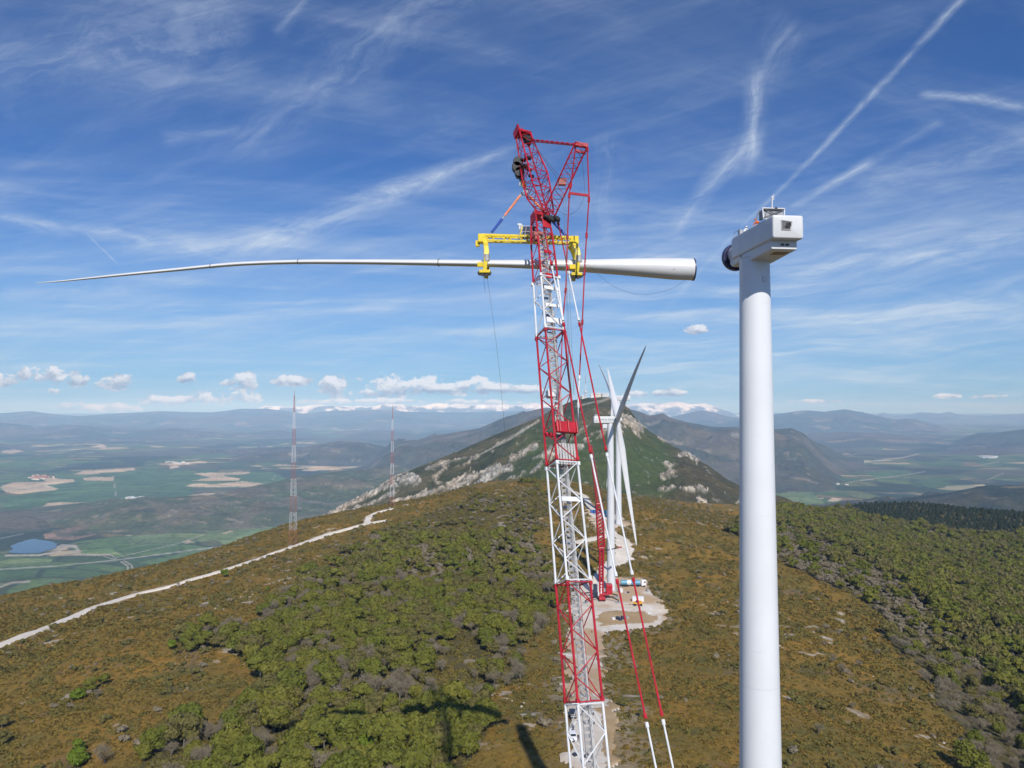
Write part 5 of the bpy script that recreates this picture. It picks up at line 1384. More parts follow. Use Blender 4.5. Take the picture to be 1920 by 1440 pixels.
# ------------------------------------------------------------------ mobile crane at the middle turbine
def mobile_crane():
    b = on_hill(1127, 1125); b.z += .5
    root = empty('mobile_crane', tuple(b), label='red mobile lattice crane with spread outriggers beside the three-bladed turbine', cat='crane')
    k = b.y / F
    def put(mb, n, m, **kw): return mb.build(n, M[m], root, **kw)
    mb = MB(); lattice(mb, (0, 0, 4), (.3, 0, 28), (1, 0, 0), 1.9, 2.0, 1.9, 2.0, 14, .42, .2, style='x'); put(mb, 'boom_base', 'red')
    mb = MB(); lattice(mb, (.3, 0, 28.1), (-.6, 2, 52), (1, 0, 0), 3.4, 3.4, 2.8, 2.8, 12, .32, .24, style='x'); put(mb, 'main_boom', 'red')
    mb = MB(); lattice(mb, (-.6, 2, 52.1), (-4.6, 8, 84), (1, 0, 0), 2.6, 1.2, 2.2, 1.0, 20, .20, .14, style='x'); put(mb, 'fly_jib', 'red')
    mb = MB(); 
    mb.tube((-2.2, 3, 51), (1.5, -1.5, 36), .12, 5); mb.tube((-4.6, 8, 84), (1.8, -3, 56), .08, 4); mb.tube((1.8, -3, 56), (.8, 0, 40), .08, 4); put(mb, 'stay_rope', 'rope')
    mb = MB(); mb.tube((1.8, -3, 56), (.2, 1.0, 52), .16, 5); mb.path([(-7, 0, 28), (-3, 0, 26.6), (0, 0, 26.2), (5, 0, 27), (9, 0, 28.0)], .32, 6); put(mb, 'boom_spreader', 'black')
    mb = MB(); mb.tube((9, 0, 28), (11.5, .5, 28.4), .55, 6); mb.tube((9.6, -.6, 28.2), (11, 1.2, 28.4), .25, 5); put(mb, 'spreader_winch', 'mred')
    mb = MB()
    for x in (-1.3, .1): mb.tube((x - .2, -.8, .8), (x, -.5, 9.5), .5, 10)
    put(mb, 'luffing_cylinder', 'white', smooth=True)
    mb = MB(); mb.box((4.6, 1.5, 5.2), (3.4, 4, 5.4)); put(mb, 'counterweight', 'red', bevel=.2)
    mb = MB(); mb.box((-3.2, -.2, 5.5), (1.9, 2.6, 5.2)); put(mb, 'cab', 'cloth', bevel=.2)
    mb = MB(); mb.box((0, 1, 1.5), (3.4, 13, 1.3)); mb.box((1.4, 1, 2.8), (5, 5, .9)); put(mb, 'carrier', 'red', bevel=.15)
    mb = MB()
    for sx in (-1, 1):
        for y in np.linspace(-4.5, 6.5, 7): mb.tube((sx * 1.3, y, .62), (sx * 1.75, y, .62), .62, 12)
    put(mb, 'wheel', 'tyre')
    for (x, y) in ((-9.5, -8), (8.5, -7), (-8.5, 8), (9.5, 4)):
        mb = MB(); mb.path([(x * .15, y * .15, 1.6), (x * .6, y * .6, 2.3), (x, y, 1.2)], .36, 6); mb.tube((x, y, .1), (x, y, 1.3), .2, 6); o = put(mb, 'outrigger', 'black')
        mb = MB(); mb.lathe([(1.7, 0), (1.7, .25)], 12, o=(x, y, 0)); mb.build('outrigger_plate', M['galv'], o)
mobile_crane()

# ------------------------------------------------------------------ vehicles and gear on the pads
def car(px, py, rz, m, label, name='parked_car', s=1.0, van=False):
    b = on_hill(px, py); b.z += .46
    root = empty(name, tuple(b), rz, label=label, cat='car' if not van else 'van')
    mb = MB(); 
    if van: prof = [(-2.4, .35), (-2.4, 1.95), (1.3, 1.95), (1.75, 1.15), (2.4, .95), (2.4, .35)]
    else: prof = [(-2.1, .35), (-2.15, .95), (-1.75, 1.42), (.3, 1.48), (1.05, .98), (2.05, .82), (2.15, .35)]
    wy = .88
    n = len(prof); mb.add([(y * wy, x, z) for y in (-1, 1) for x, z in prof], [tuple(range(n)), tuple(range(2 * n - 1, n - 1, -1))] + [(i, i + n, (i + 1) % n + n, (i + 1) % n) for i in range(n)])
    mb.build('body', M[m], root, bevel=.09)
    mb = MB(); 
    if van: mb.box((0, 1.5, 1.55), (1.5, .3, .55)); mb.box((0, .9, 1.5), (1.80, .7, .5))
    else: mb.box((0, -.7, 1.2), (1.79, 1.9, .34)); mb.box((0, .72, 1.22), (1.45, .62, .38)); mb.box((0, -2.0, 1.18), (1.4, .2, .34))
    mb.build('window', M['glass'], root, bevel=.03)
    for sx in (-1, 1):
        for y in (-1.35, 1.35):
            mb = MB(); mb.tube((sx * .72, y, .33), (sx * .92, y, .33), .34, 14); mb.build('wheel', M['tyre'], root)
    return root
car(1074, 1388, R(184), 'carwhite', 'white car parked at the left edge of the crane pad behind the boom')
car(1074, 1346, R(182), 'carblack', 'dark car parked at the left edge of the crane pad, further than the white one')
def truck():
    b = on_hill(1193, 1101); b.z += .5
    root = empty('tank_truck', tuple(b), R(-92), label='white cabbed truck with a blue tank parked at the back edge of the turbine pad', cat='truck')
    mb = MB(); mb.tube((0, -9.0, 2.2), (0, 2.2, 2.2), 1.5, 20); mb.build('tank', M['paleblue'], root, smooth=True)
    mb = MB(); mb.tube((0, -5.5, 2.2), (0, -3.2, 2.2), 1.54, 20); mb.build('tank_band', M['white'], root, smooth=True)
    mb = MB(); mb.box((0, 4.3, 2.2), (2.7, 2.8, 3.3)); mb.build('cab', M['carwhite'], root, bevel=.25)
    mb = MB(); mb.box((0, 5.66, 2.7), (2.3, .12, 1.1)); mb.box((0, 4.8, 2.8), (2.74, 1.0, .8)); mb.build('window', M['glass'], root)
    mb = MB(); mb.box((0, -2, .8), (1.2, 14, .35)); mb.build('chassis', M['black'], root)
    for sx in (-1, 1):
        for y in (-8, -6.6, -5.2, 1, 4.6):
            mb = MB(); mb.tube((sx * .95, y, .55), (sx * 1.35, y, .55), .55, 14); mb.build('wheel', M['tyre'], root)
truck()
def lift():
    b = on_hill(1196, 1137); b.z += .5
    root = empty('telehandler', tuple(b), R(88), label='yellow telehandler in front of the white container on the turbine pad', cat='telehandler')
    mb = MB(); mb.box((0, 0, 1.25), (2.1, 4.8, .9)); mb.box((.2, -1.8, 1.9), (1.7, 1.0, .6)); mb.build('body', M['yellowplant'], root, bevel=.12)
    mb = MB(); mb.box((-.5, .2, 2.25), (.95, 1.5, 1.3)); mb.build('cab', M['glass'], root, bevel=.08)
    mb = MB(); mb.beam((.65, -2.2, 2.2), (.65, 3.6, 1.5), .4, .4); mb.box((.3, 3.9, .9), (1.6, .2, 1.0)); mb.build('boom', M['yellowplant'], root)
    for sx in (-1, 1):
        for y in (-1.6, 1.6):
            mb = MB(); mb.tube((sx * .9, y, .62), (sx * 1.3, y, .62), .62, 14); mb.build('wheel', M['tyre'], root)
lift()
def box_thing(name, px, py, dims, rz, m, label, cat, door=True, zo=.5):
    b = on_hill(px, py); b.z += zo
    root = empty(name, tuple(b), rz, label=label, cat=cat)
    mb = MB(); mb.box((0, 0, dims[2] / 2), dims); mb.build('shell', M[m], root, bevel=.05)
    mb = MB()
    for i in range(int(dims[0] / .6)): mb.box((-dims[0] / 2 + .3 + i * .6, -dims[1] / 2 - .03, dims[2] / 2), (.12, .06, dims[2] * .86))
    mb.build('rib', M[m], root)
    if door: mb = MB(); mb.box((dims[0] / 2 + .03, 0, dims[2] / 2), (.05, dims[1] * .8, dims[2] * .85)); mb.build('door', M['galv'], root)
    return root
box_thing('site_container', 1196, 1129, (6.2, 2.5, 2.6), R(-3), 'white', 'white container behind the yellow telehandler on the turbine pad', 'container')
box_thing('blue_container', 1114, 963, (6.1, 2.5, 2.6), R(0), 'deepblue', 'blue container at the edge of the farther turbine pad', 'container')
box_thing('pale_container', 1135, 964, (7, 2.5, 2.6), R(-12), 'paleblue', 'pale blue container at the farther turbine pad, close to the tower', 'container')
box_thing('small_container', 1163, 1112, (2.6, 2.2, 2.2), R(5), 'white', 'small white container at the foot of the three-bladed turbine', 'container')
# pallets, drums and gear
def gear(name, px, py, m, label, cat, dims=(1.2, 1.0, .6)):
    b = on_hill(px, py); b.z += .47
    root = empty(name, tuple(b), rng.uniform(0, 3), label=label, cat=cat)
    mb = MB(); mb.box((0, 0, dims[2] / 2 + .14), dims); mb.build('load', M[m], root, bevel=.08)
    mb = MB()
    for k in (-1, 0, 1): mb.box((k * dims[0] * .4, 0, .07), (.14, dims[1], .13))
    mb.build('pallet', M['plaster'], root)
for (px, py, m, lb, d) in [(1150, 1164, 'white', 'white crate leftmost in the row at the front of the turbine pad', (1.6, 1.3, 1.0)), (1158, 1163, 'cloth', 'dark crate second in the row at the front of the turbine pad', (1.8, 1.4, 1.2)),
                         (1162, 1165, 'navy', 'navy crate third in the row at the front of the turbine pad', (2.0, 1.4, 1.1)), (1168, 1163, 'cloth', 'dark crate fourth in the row at the front of the turbine pad', (1.8, 1.6, 1.4)),
                         (1176, 1162, 'galv', 'grey crate rightmost in the row at the front of the turbine pad', (1.5, 1.2, .9)), (1218, 1154, 'white', 'white crate alone near the right edge of the turbine pad', (1.4, 1.2, 1.0)),
                         (1172, 1114, 'galv', 'small grey crate left of a pair behind the red pendants', (1.2, 1.0, .8)), (1178, 1114, 'rope', 'small dark crate right of a pair behind the red pendants', (1.2, 1.0, .8)),
                         (1214, 1110, 'galv', 'long grey crate at the back right edge of the turbine pad', (3.4, 1.2, .8)),
                         (1106, 1438, 'cloth', 'dark crate on the crane pad at the bottom edge', (1.6, .8, .5)), (1078, 1421, 'cloth', 'dark crate on the crane pad left of the walkway', (1.2, .9, .5)), (1099, 1424, 'cloth', 'dark crate on the crane pad right of the walkway', (1.2, .9, .5))]:
    gear('crate', px, py, m, lb, 'crate', d)
for i, (px, py, sh, lb) in enumerate([(1113, 1344, 'white', 'person in white standing on the crane pad, upper of two inside the boom'), (1114, 1362, 'white', 'person in white standing on the crane pad, lower of two inside the boom'),
                                      (1084, 1392, 'cloth', 'person in dark clothes standing right of the white car'), (1075, 1374, 'cloth', 'person in dark clothes standing behind the white car'), (1110, 1188, 'hivis', 'person in orange standing on the road before the mobile crane')]):
    b = on_hill(px, py); make_person(lb, (b.x, b.y, b.z + .46), rng.uniform(0, 6), 'stand', sh, 'white' if i != 2 else 'yellow')

# ------------------------------------------------------------------ summit aerials, village and farm sheds
def summit():
    c = P(1098, 748, 1915); root = empty('summit_tower', tuple(c), label='slender transmitter tower with drums on the mountain top', cat='transmitter tower')
    mb = MB(); mb.lathe([(2.6, -6), (2.4, 10), (1.8, 20)], 12); mb.lathe([(4.2, 10), (4.2, 13)], 12); mb.lathe([(3.6, 18), (3.6, 22)], 12); mb.build('shaft', M['white'], root)
    mb = MB(); mb.lathe([(2.5, 13.2), (2.5, 17.8)], 10); mb.build('aerial_drum', M['galv'], root)
    mb = MB(); mb.tube((0, 0, 22), (0, 0, 42), 1.1, 6, .7); mb.build('aerial', M['white'], root)
    mb = MB(); mb.tube((0, 0, 42), (0, 0, 66), .65, 6, .25); mb.build('aerial_tip', M['mred'], root)
    for i, (px, py, w, h, m, lb) in enumerate([(1113, 745, 16, 8, 'white', 'low white building on the summit right beside the tower'), (1122, 743, 14, 7, 'plaster', 'long pale building on the summit, second from the tower'),
                                               (1134, 742, 18, 6, 'metalroof', 'low pale building on the summit, farthest from the tower'), (1092, 748, 8, 7, 'plaster', 'small building on the summit left of the tower')]):
        house(P(px, py, 1912), w, 10, h, 0.1 * i, m, 'metalroof', lb, 'summit buildings', 3)
def house(c, w, d, h, rz, wm, rm, label, group, sink=1.0):
    root = empty('house', (c.x, c.y, c.z - sink * .3), rz, label=label, cat='building', group=group)
    mb = MB(); mb.box((0, 0, h / 2 - sink / 2), (w, d, h + sink)); mb.build('wall', M[wm], root)
    mb = MB(); e = h * .45
    vs = [(sx * w * .53, sy * d * .55, h) for sx in (-1, 1) for sy in (-1, 1)] + [(-w * .53, 0, h + e), (w * .53, 0, h + e)]
    mb.add(vs, [(0, 1, 3, 2), (0, 2, 5, 4), (1, 4, 5, 3), (0, 4, 1), (2, 3, 5)]); mb.build('roof', M[rm], root)
    return root
summit()
def place_houses(n, cx, cy, sx, sy, label, group, wm, rm, wr, hr):
    k = 0
    while k < n:
        px, py = cx + rng.normal() * sx, cy + rng.normal() * sy
        c = on_valley(px, py); w = rng.uniform(*wr); house(c, w, w * rng.uniform(.5, .9), rng.uniform(*hr), rng.uniform(0, 3.1), wm, rm, label, group, 4); k += 1
place_houses(46, 77, 896, 11, 2.0, 'small tiled house in the village left among tan fields', 'village houses in the valley', 'plaster', 'tile', (14, 26), (8, 14))
place_houses(14, 255, 936, 9, 1.6, 'pale industrial shed at the foot of the wooded hill', 'sheds at the foot of the wooded hill', 'plaster', 'metalroof', (26, 55), (8, 12))
place_houses(9, 1862, 857, 9, 1.2, 'white farm shed in the right valley', 'farm sheds in the right valley', 'white', 'metalroof', (40, 80), (8, 12))
place_houses(8, 1550, 908, 18, 1.0, 'pale roadside shed in the right valley', 'roadside sheds in the right valley', 'plaster', 'metalroof', (20, 40), (6, 9))
place_houses(8, 330, 900 - 31, 12, 1.5, 'pale shed near the far fields', 'sheds by the far fields', 'plaster', 'metalroof', (30, 60), (8, 12))
# ------------------------------------------------------------------ vegetation
def leaf_mat(name, c1, c2, c3, trans=0.35):
    m = bpy.data.materials.new(name); m.use_nodes = True
    nt = m.node_tree; b = nt.nodes['Principled BSDF']
    oi = nt.nodes.new('ShaderNodeObjectInfo'); g = nt.nodes.new('ShaderNodeNewGeometry'); pos = S(nt, g.outputs['Position'])
    r = S(nt, oi.outputs['Random'])
    big = noise(nt, pos, 0.05, 3, 0.5).smooth(0.35, 0.65); n1 = noise(nt, pos, 0.9, 3, 0.6).smooth(0.3, 0.7)
    c = mix(nt, big * 0.35 + r * 0.65, c1, c2); c = mix(nt, n1 * 0.5, c, c3)
    nt.links.new(c.k, b.inputs['Base Color'])
    b.inputs['Roughness'].default_value = 0.7; b.inputs['Specular IOR Level'].default_value = 0.15
    if trans:
        tr = nt.nodes.new('ShaderNodeBsdfTranslucent'); nt.links.new(c.k, tr.inputs['Color'])
        mx = nt.nodes.new('ShaderNodeMixShader'); mx.inputs[0].default_value = trans
        out = nt.nodes['Material Output']
        nt.links.new(b.outputs[0], mx.inputs[1]); nt.links.new(tr.outputs[0], mx.inputs[2]); nt.links.new(mx.outputs[0], out.inputs[0])
    return m
M['leaf'] = leaf_mat('spring_leaves', (.160, .185, .024), (.260, .240, .040), (.125, .138, .026))
M['leaf2'] = leaf_mat('olive_leaves', (.190, .172, .050), (.235, .195, .062), (.130, .130, .040))
M['bright'] = leaf_mat('bright_leaves', (.165, .235, .020), (.235, .285, .026), (.120, .170, .020))
M['needle'] = leaf_mat('pine_needles', (.034, .046, .022), (.046, .056, .028), (.024, .034, .018), .1)
M['twig'] = leaf_mat('bare_twigs', (.245, .205, .140), (.310, .265, .185), (.185, .155, .10), .15)
M['heath'] = leaf_mat('heath_leaves', (.255, .158, .030), (.185, .142, .030), (.140, .122, .034), .2)
M['heath2'] = leaf_mat('dark_heath', (.160, .136, .034), (.205, .150, .034), (.125, .115, .030), .2)
M['bark'] = mat('grey_bark', (.16, .14, .115), .9, var=.3, scale=2)

def quads(C, N, size, asp=1.0, r=None):
    """leaf quads at C facing about N"""
    r = r or rng; n = len(C)
    t = r.normal(size=(n, 3)); t -= (t * N).sum(1, keepdims=True) * N; t /= np.linalg.norm(t, axis=1, keepdims=True) + 1e-9
    b = np.cross(N, t); s = size * r.uniform(.6, 1.3, (n, 1))
    V = np.stack([C - t * s - b * s * asp, C + t * s - b * s * asp * .6, C + t * s * .8 + b * s * asp, C - t * s * .9 + b * s * asp * .8], 1).reshape(-1, 3)
    return V, np.arange(4 * n).reshape(n, 4)
def crown(nlobe, nleaf, rx, rz, size, seed, flat=.8, name='crown', m=None, cone=False):
    r = np.random.default_rng(seed); C = []; N = []
    for k in range(nlobe):
        a = r.uniform(0, 6.283); rr = rx * .62 * math.sqrt(r.uniform(0, 1)); h = r.uniform(-.25, .55) * rz * (1 - rr / rx * .5)
        lr = rx * r.uniform(.30, .52); cen = np.array([rr * math.cos(a), rr * math.sin(a), h])
        n = int(nleaf / nlobe); cen[2] *= 1.25; d = r.normal(size=(n, 3)); d /= np.linalg.norm(d, axis=1, keepdims=True); d[:, 2] = np.where(d[:, 2] < -.3, -d[:, 2] * .6, d[:, 2])
        rad = lr * (1 - .35 * r.uniform(0, 1, (n, 1)) ** 2) * (1 + .14 * np.sin(d[:, :1] * 9 + seed) * np.cos(d[:, 1:2] * 8))
        C.append(cen + d * rad * [1, 1, flat]); nn = d + r.normal(size=(n, 3)) * .45; nn /= np.linalg.norm(nn, axis=1, keepdims=True); N.append(nn)
    C = np.vstack(C); N = np.vstack(N); C[:, 2] += rz * .9
    V, Fq = quads(C, N, size, .8, r); return fast_mesh(name, V, Fq, m, smooth=False)
def trunk(h, r0, spread, seed, nb=5):
    r = random.Random(seed); mb = MB(); top = Vector((r.uniform(-.3, .3), r.uniform(-.3, .3), h)); mb.tube((0, 0, -.6), top * .45, r0, 7, r0 * .7); mb.tube(top * .45, top, r0 * .7, 7, r0 * .3)
    for k in range(nb):
        a = r.uniform(0, 6.28); st = top * r.uniform(.4, .9); e = st + Vector((math.cos(a) * spread, math.sin(a) * spread, r.uniform(1.0, 2.4))); mb.tube(st, e, r0 * .4, 5, r0 * .12)
    return mb
def bare_crown(h, spread, seed, ntw, name, m):
    """twiggy leafless crown: forked branches carrying fine twigs"""
    r = random.Random(seed); mb = MB(); tips = []
    def grow(p, d, L, rad, lev):
        q = p + d * L; mb.tube(p, q, rad, 3, rad * .6, cap=False)
        if lev == 0: tips.append((q, d)); return
        for k in range(3 if lev > 1 else 4):
            nd = (d + Vector((r.gauss(0, .5), r.gauss(0, .5), r.gauss(.12, .3)))).normalized(); grow(p + d * L * r.uniform(.5, 1.0), nd, L * r.uniform(.55, .8), rad * .55, lev - 1)
    for k in range(5):
        a = r.uniform(0, 6.28); grow(Vector((0, 0, h * .2)), Vector((math.cos(a) * .5 * spread / h, math.sin(a) * .5 * spread / h, .9)).normalized(), h * .30, .10, 3)
    rr = np.random.default_rng(seed); T = np.array([tuple(t[0]) for t in tips]); n = ntw
    i = rr.integers(0, len(T), n); C = T[i] + rr.normal(size=(n, 3)) * h * .055; N = rr.normal(size=(n, 3)); N /= np.linalg.norm(N, axis=1, keepdims=True)
    t = rr.normal(size=(n, 3)) + [0, 0, .9]; t /= np.linalg.norm(t, axis=1, keepdims=True); b = np.cross(N, t); b /= np.linalg.norm(b, axis=1, keepdims=True)
    s = .42 * rr.uniform(.5, 1.3, (n, 1)); V = np.stack([C - t * s - b * .03, C + t * s - b * .015, C + t * s + b * .015, C - t * s + b * .03], 1).reshape(-1, 3)
    for k in range(n): mb.add([V[4 * k], V[4 * k + 1], V[4 * k + 2], V[4 * k + 3]], [(0, 1, 2, 3)])
    me = mb.mesh(name, m); return me

NV = 4
CR_G = [crown(10 + k, 2900, 3.6, 3.4, .25, 20 + k, name='crown', m=M['leaf']) for k in range(NV)]
CR_O = [crown(9 + k, 2200, 3.2, 3.1, .23, 60 + k, name='crown', m=M['leaf2']) for k in range(2)]
CR_B = [crown(7 + k, 2300, 3.0, 2.8, .26, 40 + k, name='crown', m=M['bright']) for k in range(2)]
BARE_M = [bare_crown(6.5, 6.0, 80 + k, 800, 'crown', M['twig']) for k in range(3)]
FAR_G = [crown(7, 560, 3.9, 3.5, .52, 120 + k, name='crown', m=M['leaf']) for k in range(3)]
FAR_O = [crown(7, 500, 3.6, 3.2, .50, 130 + k, name='crown', m=M['leaf2']) for k in range(2)]
FAR_B = [crown(6, 420, 3.0, 2.4, .34, 140 + k, name='crown', m=M['twig']) for k in range(2)]
def cone_mesh(seed):
    r = np.random.default_rng(seed); n = 420; h = r.uniform(0, 1, n) ** 1.3; a = r.uniform(0, 6.283, n); rad = (1 - h ** 1.6) * 2.5 * r.uniform(.75, 1.05, n) + .1
    C = np.stack([rad * np.cos(a), rad * np.sin(a), h * 6.2 + .6], 1); N = np.stack([np.cos(a), np.sin(a), np.full(n, .6)], 1) + r.normal(size=(n, 3)) * .3; N /= np.linalg.norm(N, axis=1, keepdims=True)
    V, Fq = quads(C, N, .5, .7, r); return fast_mesh('crown', V, Fq, M['needle'], smooth=False)
CONE = [cone_mesh(5), cone_mesh(6)]
def clump(seed, n, rx, rz, size, m):
    r = np.random.default_rng(seed); d = r.normal(size=(n, 3)); d /= np.linalg.norm(d, axis=1, keepdims=True); d[:, 2] = np.abs(d[:, 2])
    C = d * [rx, rx, rz] * r.uniform(.75, 1.05, (n, 1)); N = d + r.normal(size=(n, 3)) * .5; N /= np.linalg.norm(N, axis=1, keepdims=True)
    V, Fq = quads(C, N, size, .8, r); return fast_mesh('clump', V, Fq, m, smooth=False)

def gn_scatter(name, meshes, pts, scl, rot, idx, kind='stuff', label=None, cat=None):
    """one object whose geometry nodes set a mesh on each of its points"""
    me = bpy.data.meshes.new(name); me.vertices.add(len(pts)); me.vertices.foreach_set('co', np.asarray(pts, np.float32).ravel())
    for an, ty, v in (('scl', 'FLOAT', scl), ('rot', 'FLOAT', rot), ('idx', 'INT', idx)):
        a = me.attributes.new(an, ty, 'POINT'); a.data.foreach_set('value', np.asarray(v, np.float32 if ty == 'FLOAT' else np.int32))
    o = link_mesh(name, me)
    ng = bpy.data.node_groups.new(name, 'GeometryNodeTree')
    ng.interface.new_socket('Geometry', in_out='INPUT', socket_type='NodeSocketGeometry'); ng.interface.new_socket('Geometry', in_out='OUTPUT', socket_type='NodeSocketGeometry')
    N = ng.nodes; L = ng.links; gi = N.new('NodeGroupInput'); go = N.new('NodeGroupOutput')
    iop = N.new('GeometryNodeInstanceOnPoints'); jn = N.new('GeometryNodeJoinGeometry')
    for q in reversed(meshes):
        so = bpy.data.objects.new('source', q); oi = N.new('GeometryNodeObjectInfo'); oi.inputs['Object'].default_value = so; oi.inputs['As Instance'].default_value = True
        L.new(oi.outputs['Geometry'], jn.inputs[0])
    def attr(n_, t_):
        a = N.new('GeometryNodeInputNamedAttribute'); a.data_type = t_; a.inputs['Name'].default_value = n_; return a.outputs['Attribute']
    L.new(gi.outputs[0], iop.inputs['Points']); L.new(jn.outputs[0], iop.inputs['Instance']); iop.inputs['Pick Instance'].default_value = True
    L.new(attr('idx', 'INT'), iop.inputs['Instance Index']); L.new(attr('scl', 'FLOAT'), iop.inputs['Scale'])
    cx = N.new('ShaderNodeCombineXYZ'); L.new(attr('rot', 'FLOAT'), cx.inputs[2]); L.new(cx.outputs[0], iop.inputs['Rotation'])
    L.new(iop.outputs[0], go.inputs[0])
    md = o.modifiers.new('scatter', 'NODES'); md.node_group = ng
    tag(o, label, cat, kind=kind); return o

def sample_area(n, amax=42, r0=95, r1=1700):
    """points spread over the hill, thinning with distance"""
    a = np.radians(rng.uniform(-amax, amax, n)); r = np.exp(rng.uniform(math.log(r0), math.log(r1), n))
    return r * np.sin(a), r * np.cos(a)
def grid_pts(step, y0, y1, half=0.86):
    gy = np.arange(y0, y1, step); X = []; Y = []
    for y in gy:
        gx = np.arange(-y * half, y * half, step); X.append(gx); Y.append(np.full(len(gx), y))
    X = np.concatenate(X); Y = np.concatenate(Y)
    return X + rng.uniform(-.45, .45, len(X)) * step, Y + rng.uniform(-.45, .45, len(X)) * step

# --- candidate trees, on a jittered grid
xs, ys = [], []
for st, a, b in ((5.3, 110, 520), (6.6, 520, 900), (9.0, 900, 1800)):
    x, y = grid_pts(st, a, b); xs.append(x); ys.append(y)
X = np.concatenate(xs); Y = np.concatenate(ys); Z = hill_z(X, Y)
px, py, wa, wb, wc, n1, n2 = veg_masks(X, Y, Z)
dens = fbm(X, Y, 44, 3)
gfrac = fbm(X + 300, Y, 70, 3)
keep = (wa & (dens > -.62)) | (wb & (dens > -.75)) | wc
# thinner, scrubbier edge with gaps in the upper part of the left wood
up = wa & (py < 1010); keep &= ~(up & (dens < -.02))
keep &= ~road_mask(X, Y)
for w in BARE: keep &= dline(X, Y, w) > 7
keep &= ~((Y < 165) & (X > -12) & (X < 45))
X, Y, Z, px, py, wa, wb, wc, gfrac, dens = (q[keep] for q in (X, Y, Z, px, py, wa, wb, wc, gfrac, dens))
u = rng.uniform(0, 1, len(X))
# grey leafless band along the lower edge of the right wood
edge_b = dline(px, py, [(1470, 1050), (1600, 1110), (1680, 1160), (1770, 1260), (1830, 1340), (1900, 1440)])
pb = np.where(wa, .36 + .5 * np.clip(gfrac * 1.5, -.4, .6), np.where(edge_b < 62, .80, .24 + .4 * np.clip(gfrac - .1, 0, 1)))
pb = np.where(wa & (py < 1060), pb + .18, pb)
kind = np.where(wc, 3, np.where(u < pb, 2, np.where(rng.uniform(0, 1, len(X)) < .46, 1, 0)))
scl = rng.uniform(.85, 1.55, len(X)) * np.where(wa & (py < 1010), .62, 1.0) * np.where(kind == 2, .8, 1.0) * np.where(wb & (edge_b < 62), .78, 1.0)
scl = scl * np.where(wa & (dens < -.3), .75, 1.0) * (1 + .22 * fbm(X, Y, 25, 2))
scl = np.where(wb & (kind < 2), scl * 1.15, scl); scl = np.where(kind == 3, scl * .75, scl)
dist = np.hypot(X, Y); vis = (px > -60) & (px < 1980) & (py < 1520)
screen = scl / dist
rotz = rng.uniform(0, 6.28, len(X))
taken = np.zeros(len(X), bool)

def tree_proto(name, crown_me, seed, label, cat, group):
    root = empty(name, label=label, cat=cat, group=group)
    link_mesh('crown', crown_me, root)
    trunk(3.4, .20, 1.6, seed).build('trunk', M['bark'], root)
    return root
KINDS = {0: ('broadleaf_tree', CR_G, 'fresh green broadleaf tree crowded into the wood', 'tree', 'green trees of the woods', 240),
         1: ('olive_tree_crown', CR_O, 'dull olive green tree crowded into the wood', 'tree', 'olive green trees of the woods', 120),
         2: ('bare_tree', BARE_M, 'grey leafless tree standing among the green ones', 'tree', 'leafless trees of the woods', 190)}
for kd, (nm, meshes, lb, ct, gp, cap) in KINDS.items():
    ids = np.nonzero((kind == kd) & vis & wa)[0] if kd != 2 else np.nonzero((kind == kd) & vis)[0]
    ids = ids[np.argsort(-screen[ids])][:cap]; taken[ids] = True
    nm = 'broadleaf_tree' if kd == 1 else nm
    protos = [tree_proto(nm, me, 7 + k, lb, ct, gp) for k, me in enumerate(meshes)]
    for j, i in enumerate(ids):
        o = protos[j % len(meshes)] if j < len(meshes) else copy_tree(protos[j % len(meshes)])
        o.location = (X[i], Y[i], Z[i] - .2); o.rotation_euler = (0, 0, rotz[i]); s = scl[i]; o.scale = (s, s, s * rng.uniform(.85, 1.15))
rest = ~taken & ((px > -150) & (px < 2070))
midm = rest & (dist < 420)
def scat(name, sel, meshes, lb):
    i = np.nonzero(sel)[0]
    if len(i): gn_scatter(name, meshes, np.stack([X[i], Y[i], Z[i] - .3], 1), scl[i], rotz[i], rng.integers(0, len(meshes), len(i)), label=lb, cat='woodland')
scat('woodland', midm & (kind == 0), CR_G, 'green wood crowns behind the single trees')
scat('woodland', midm & (kind == 1), CR_O, 'olive wood crowns behind the single trees')
scat('woodland', midm & (kind == 2), BARE_M, 'leafless wood behind the single trees')
farm = rest & ~midm
scat('distant_woodland', farm & (kind == 0), FAR_G, 'green woodland on the right slope')
scat('distant_woodland', farm & (kind == 1), FAR_O, 'olive woodland on the right slope')
scat('distant_woodland', farm & (kind == 2), FAR_B, 'leafless woodland on the right slope')
scat('pine_wood', rest & (kind == 3), CONE, 'dark conifer wood along the far right ridge')
print('trees', len(X), 'rest', rest.sum())

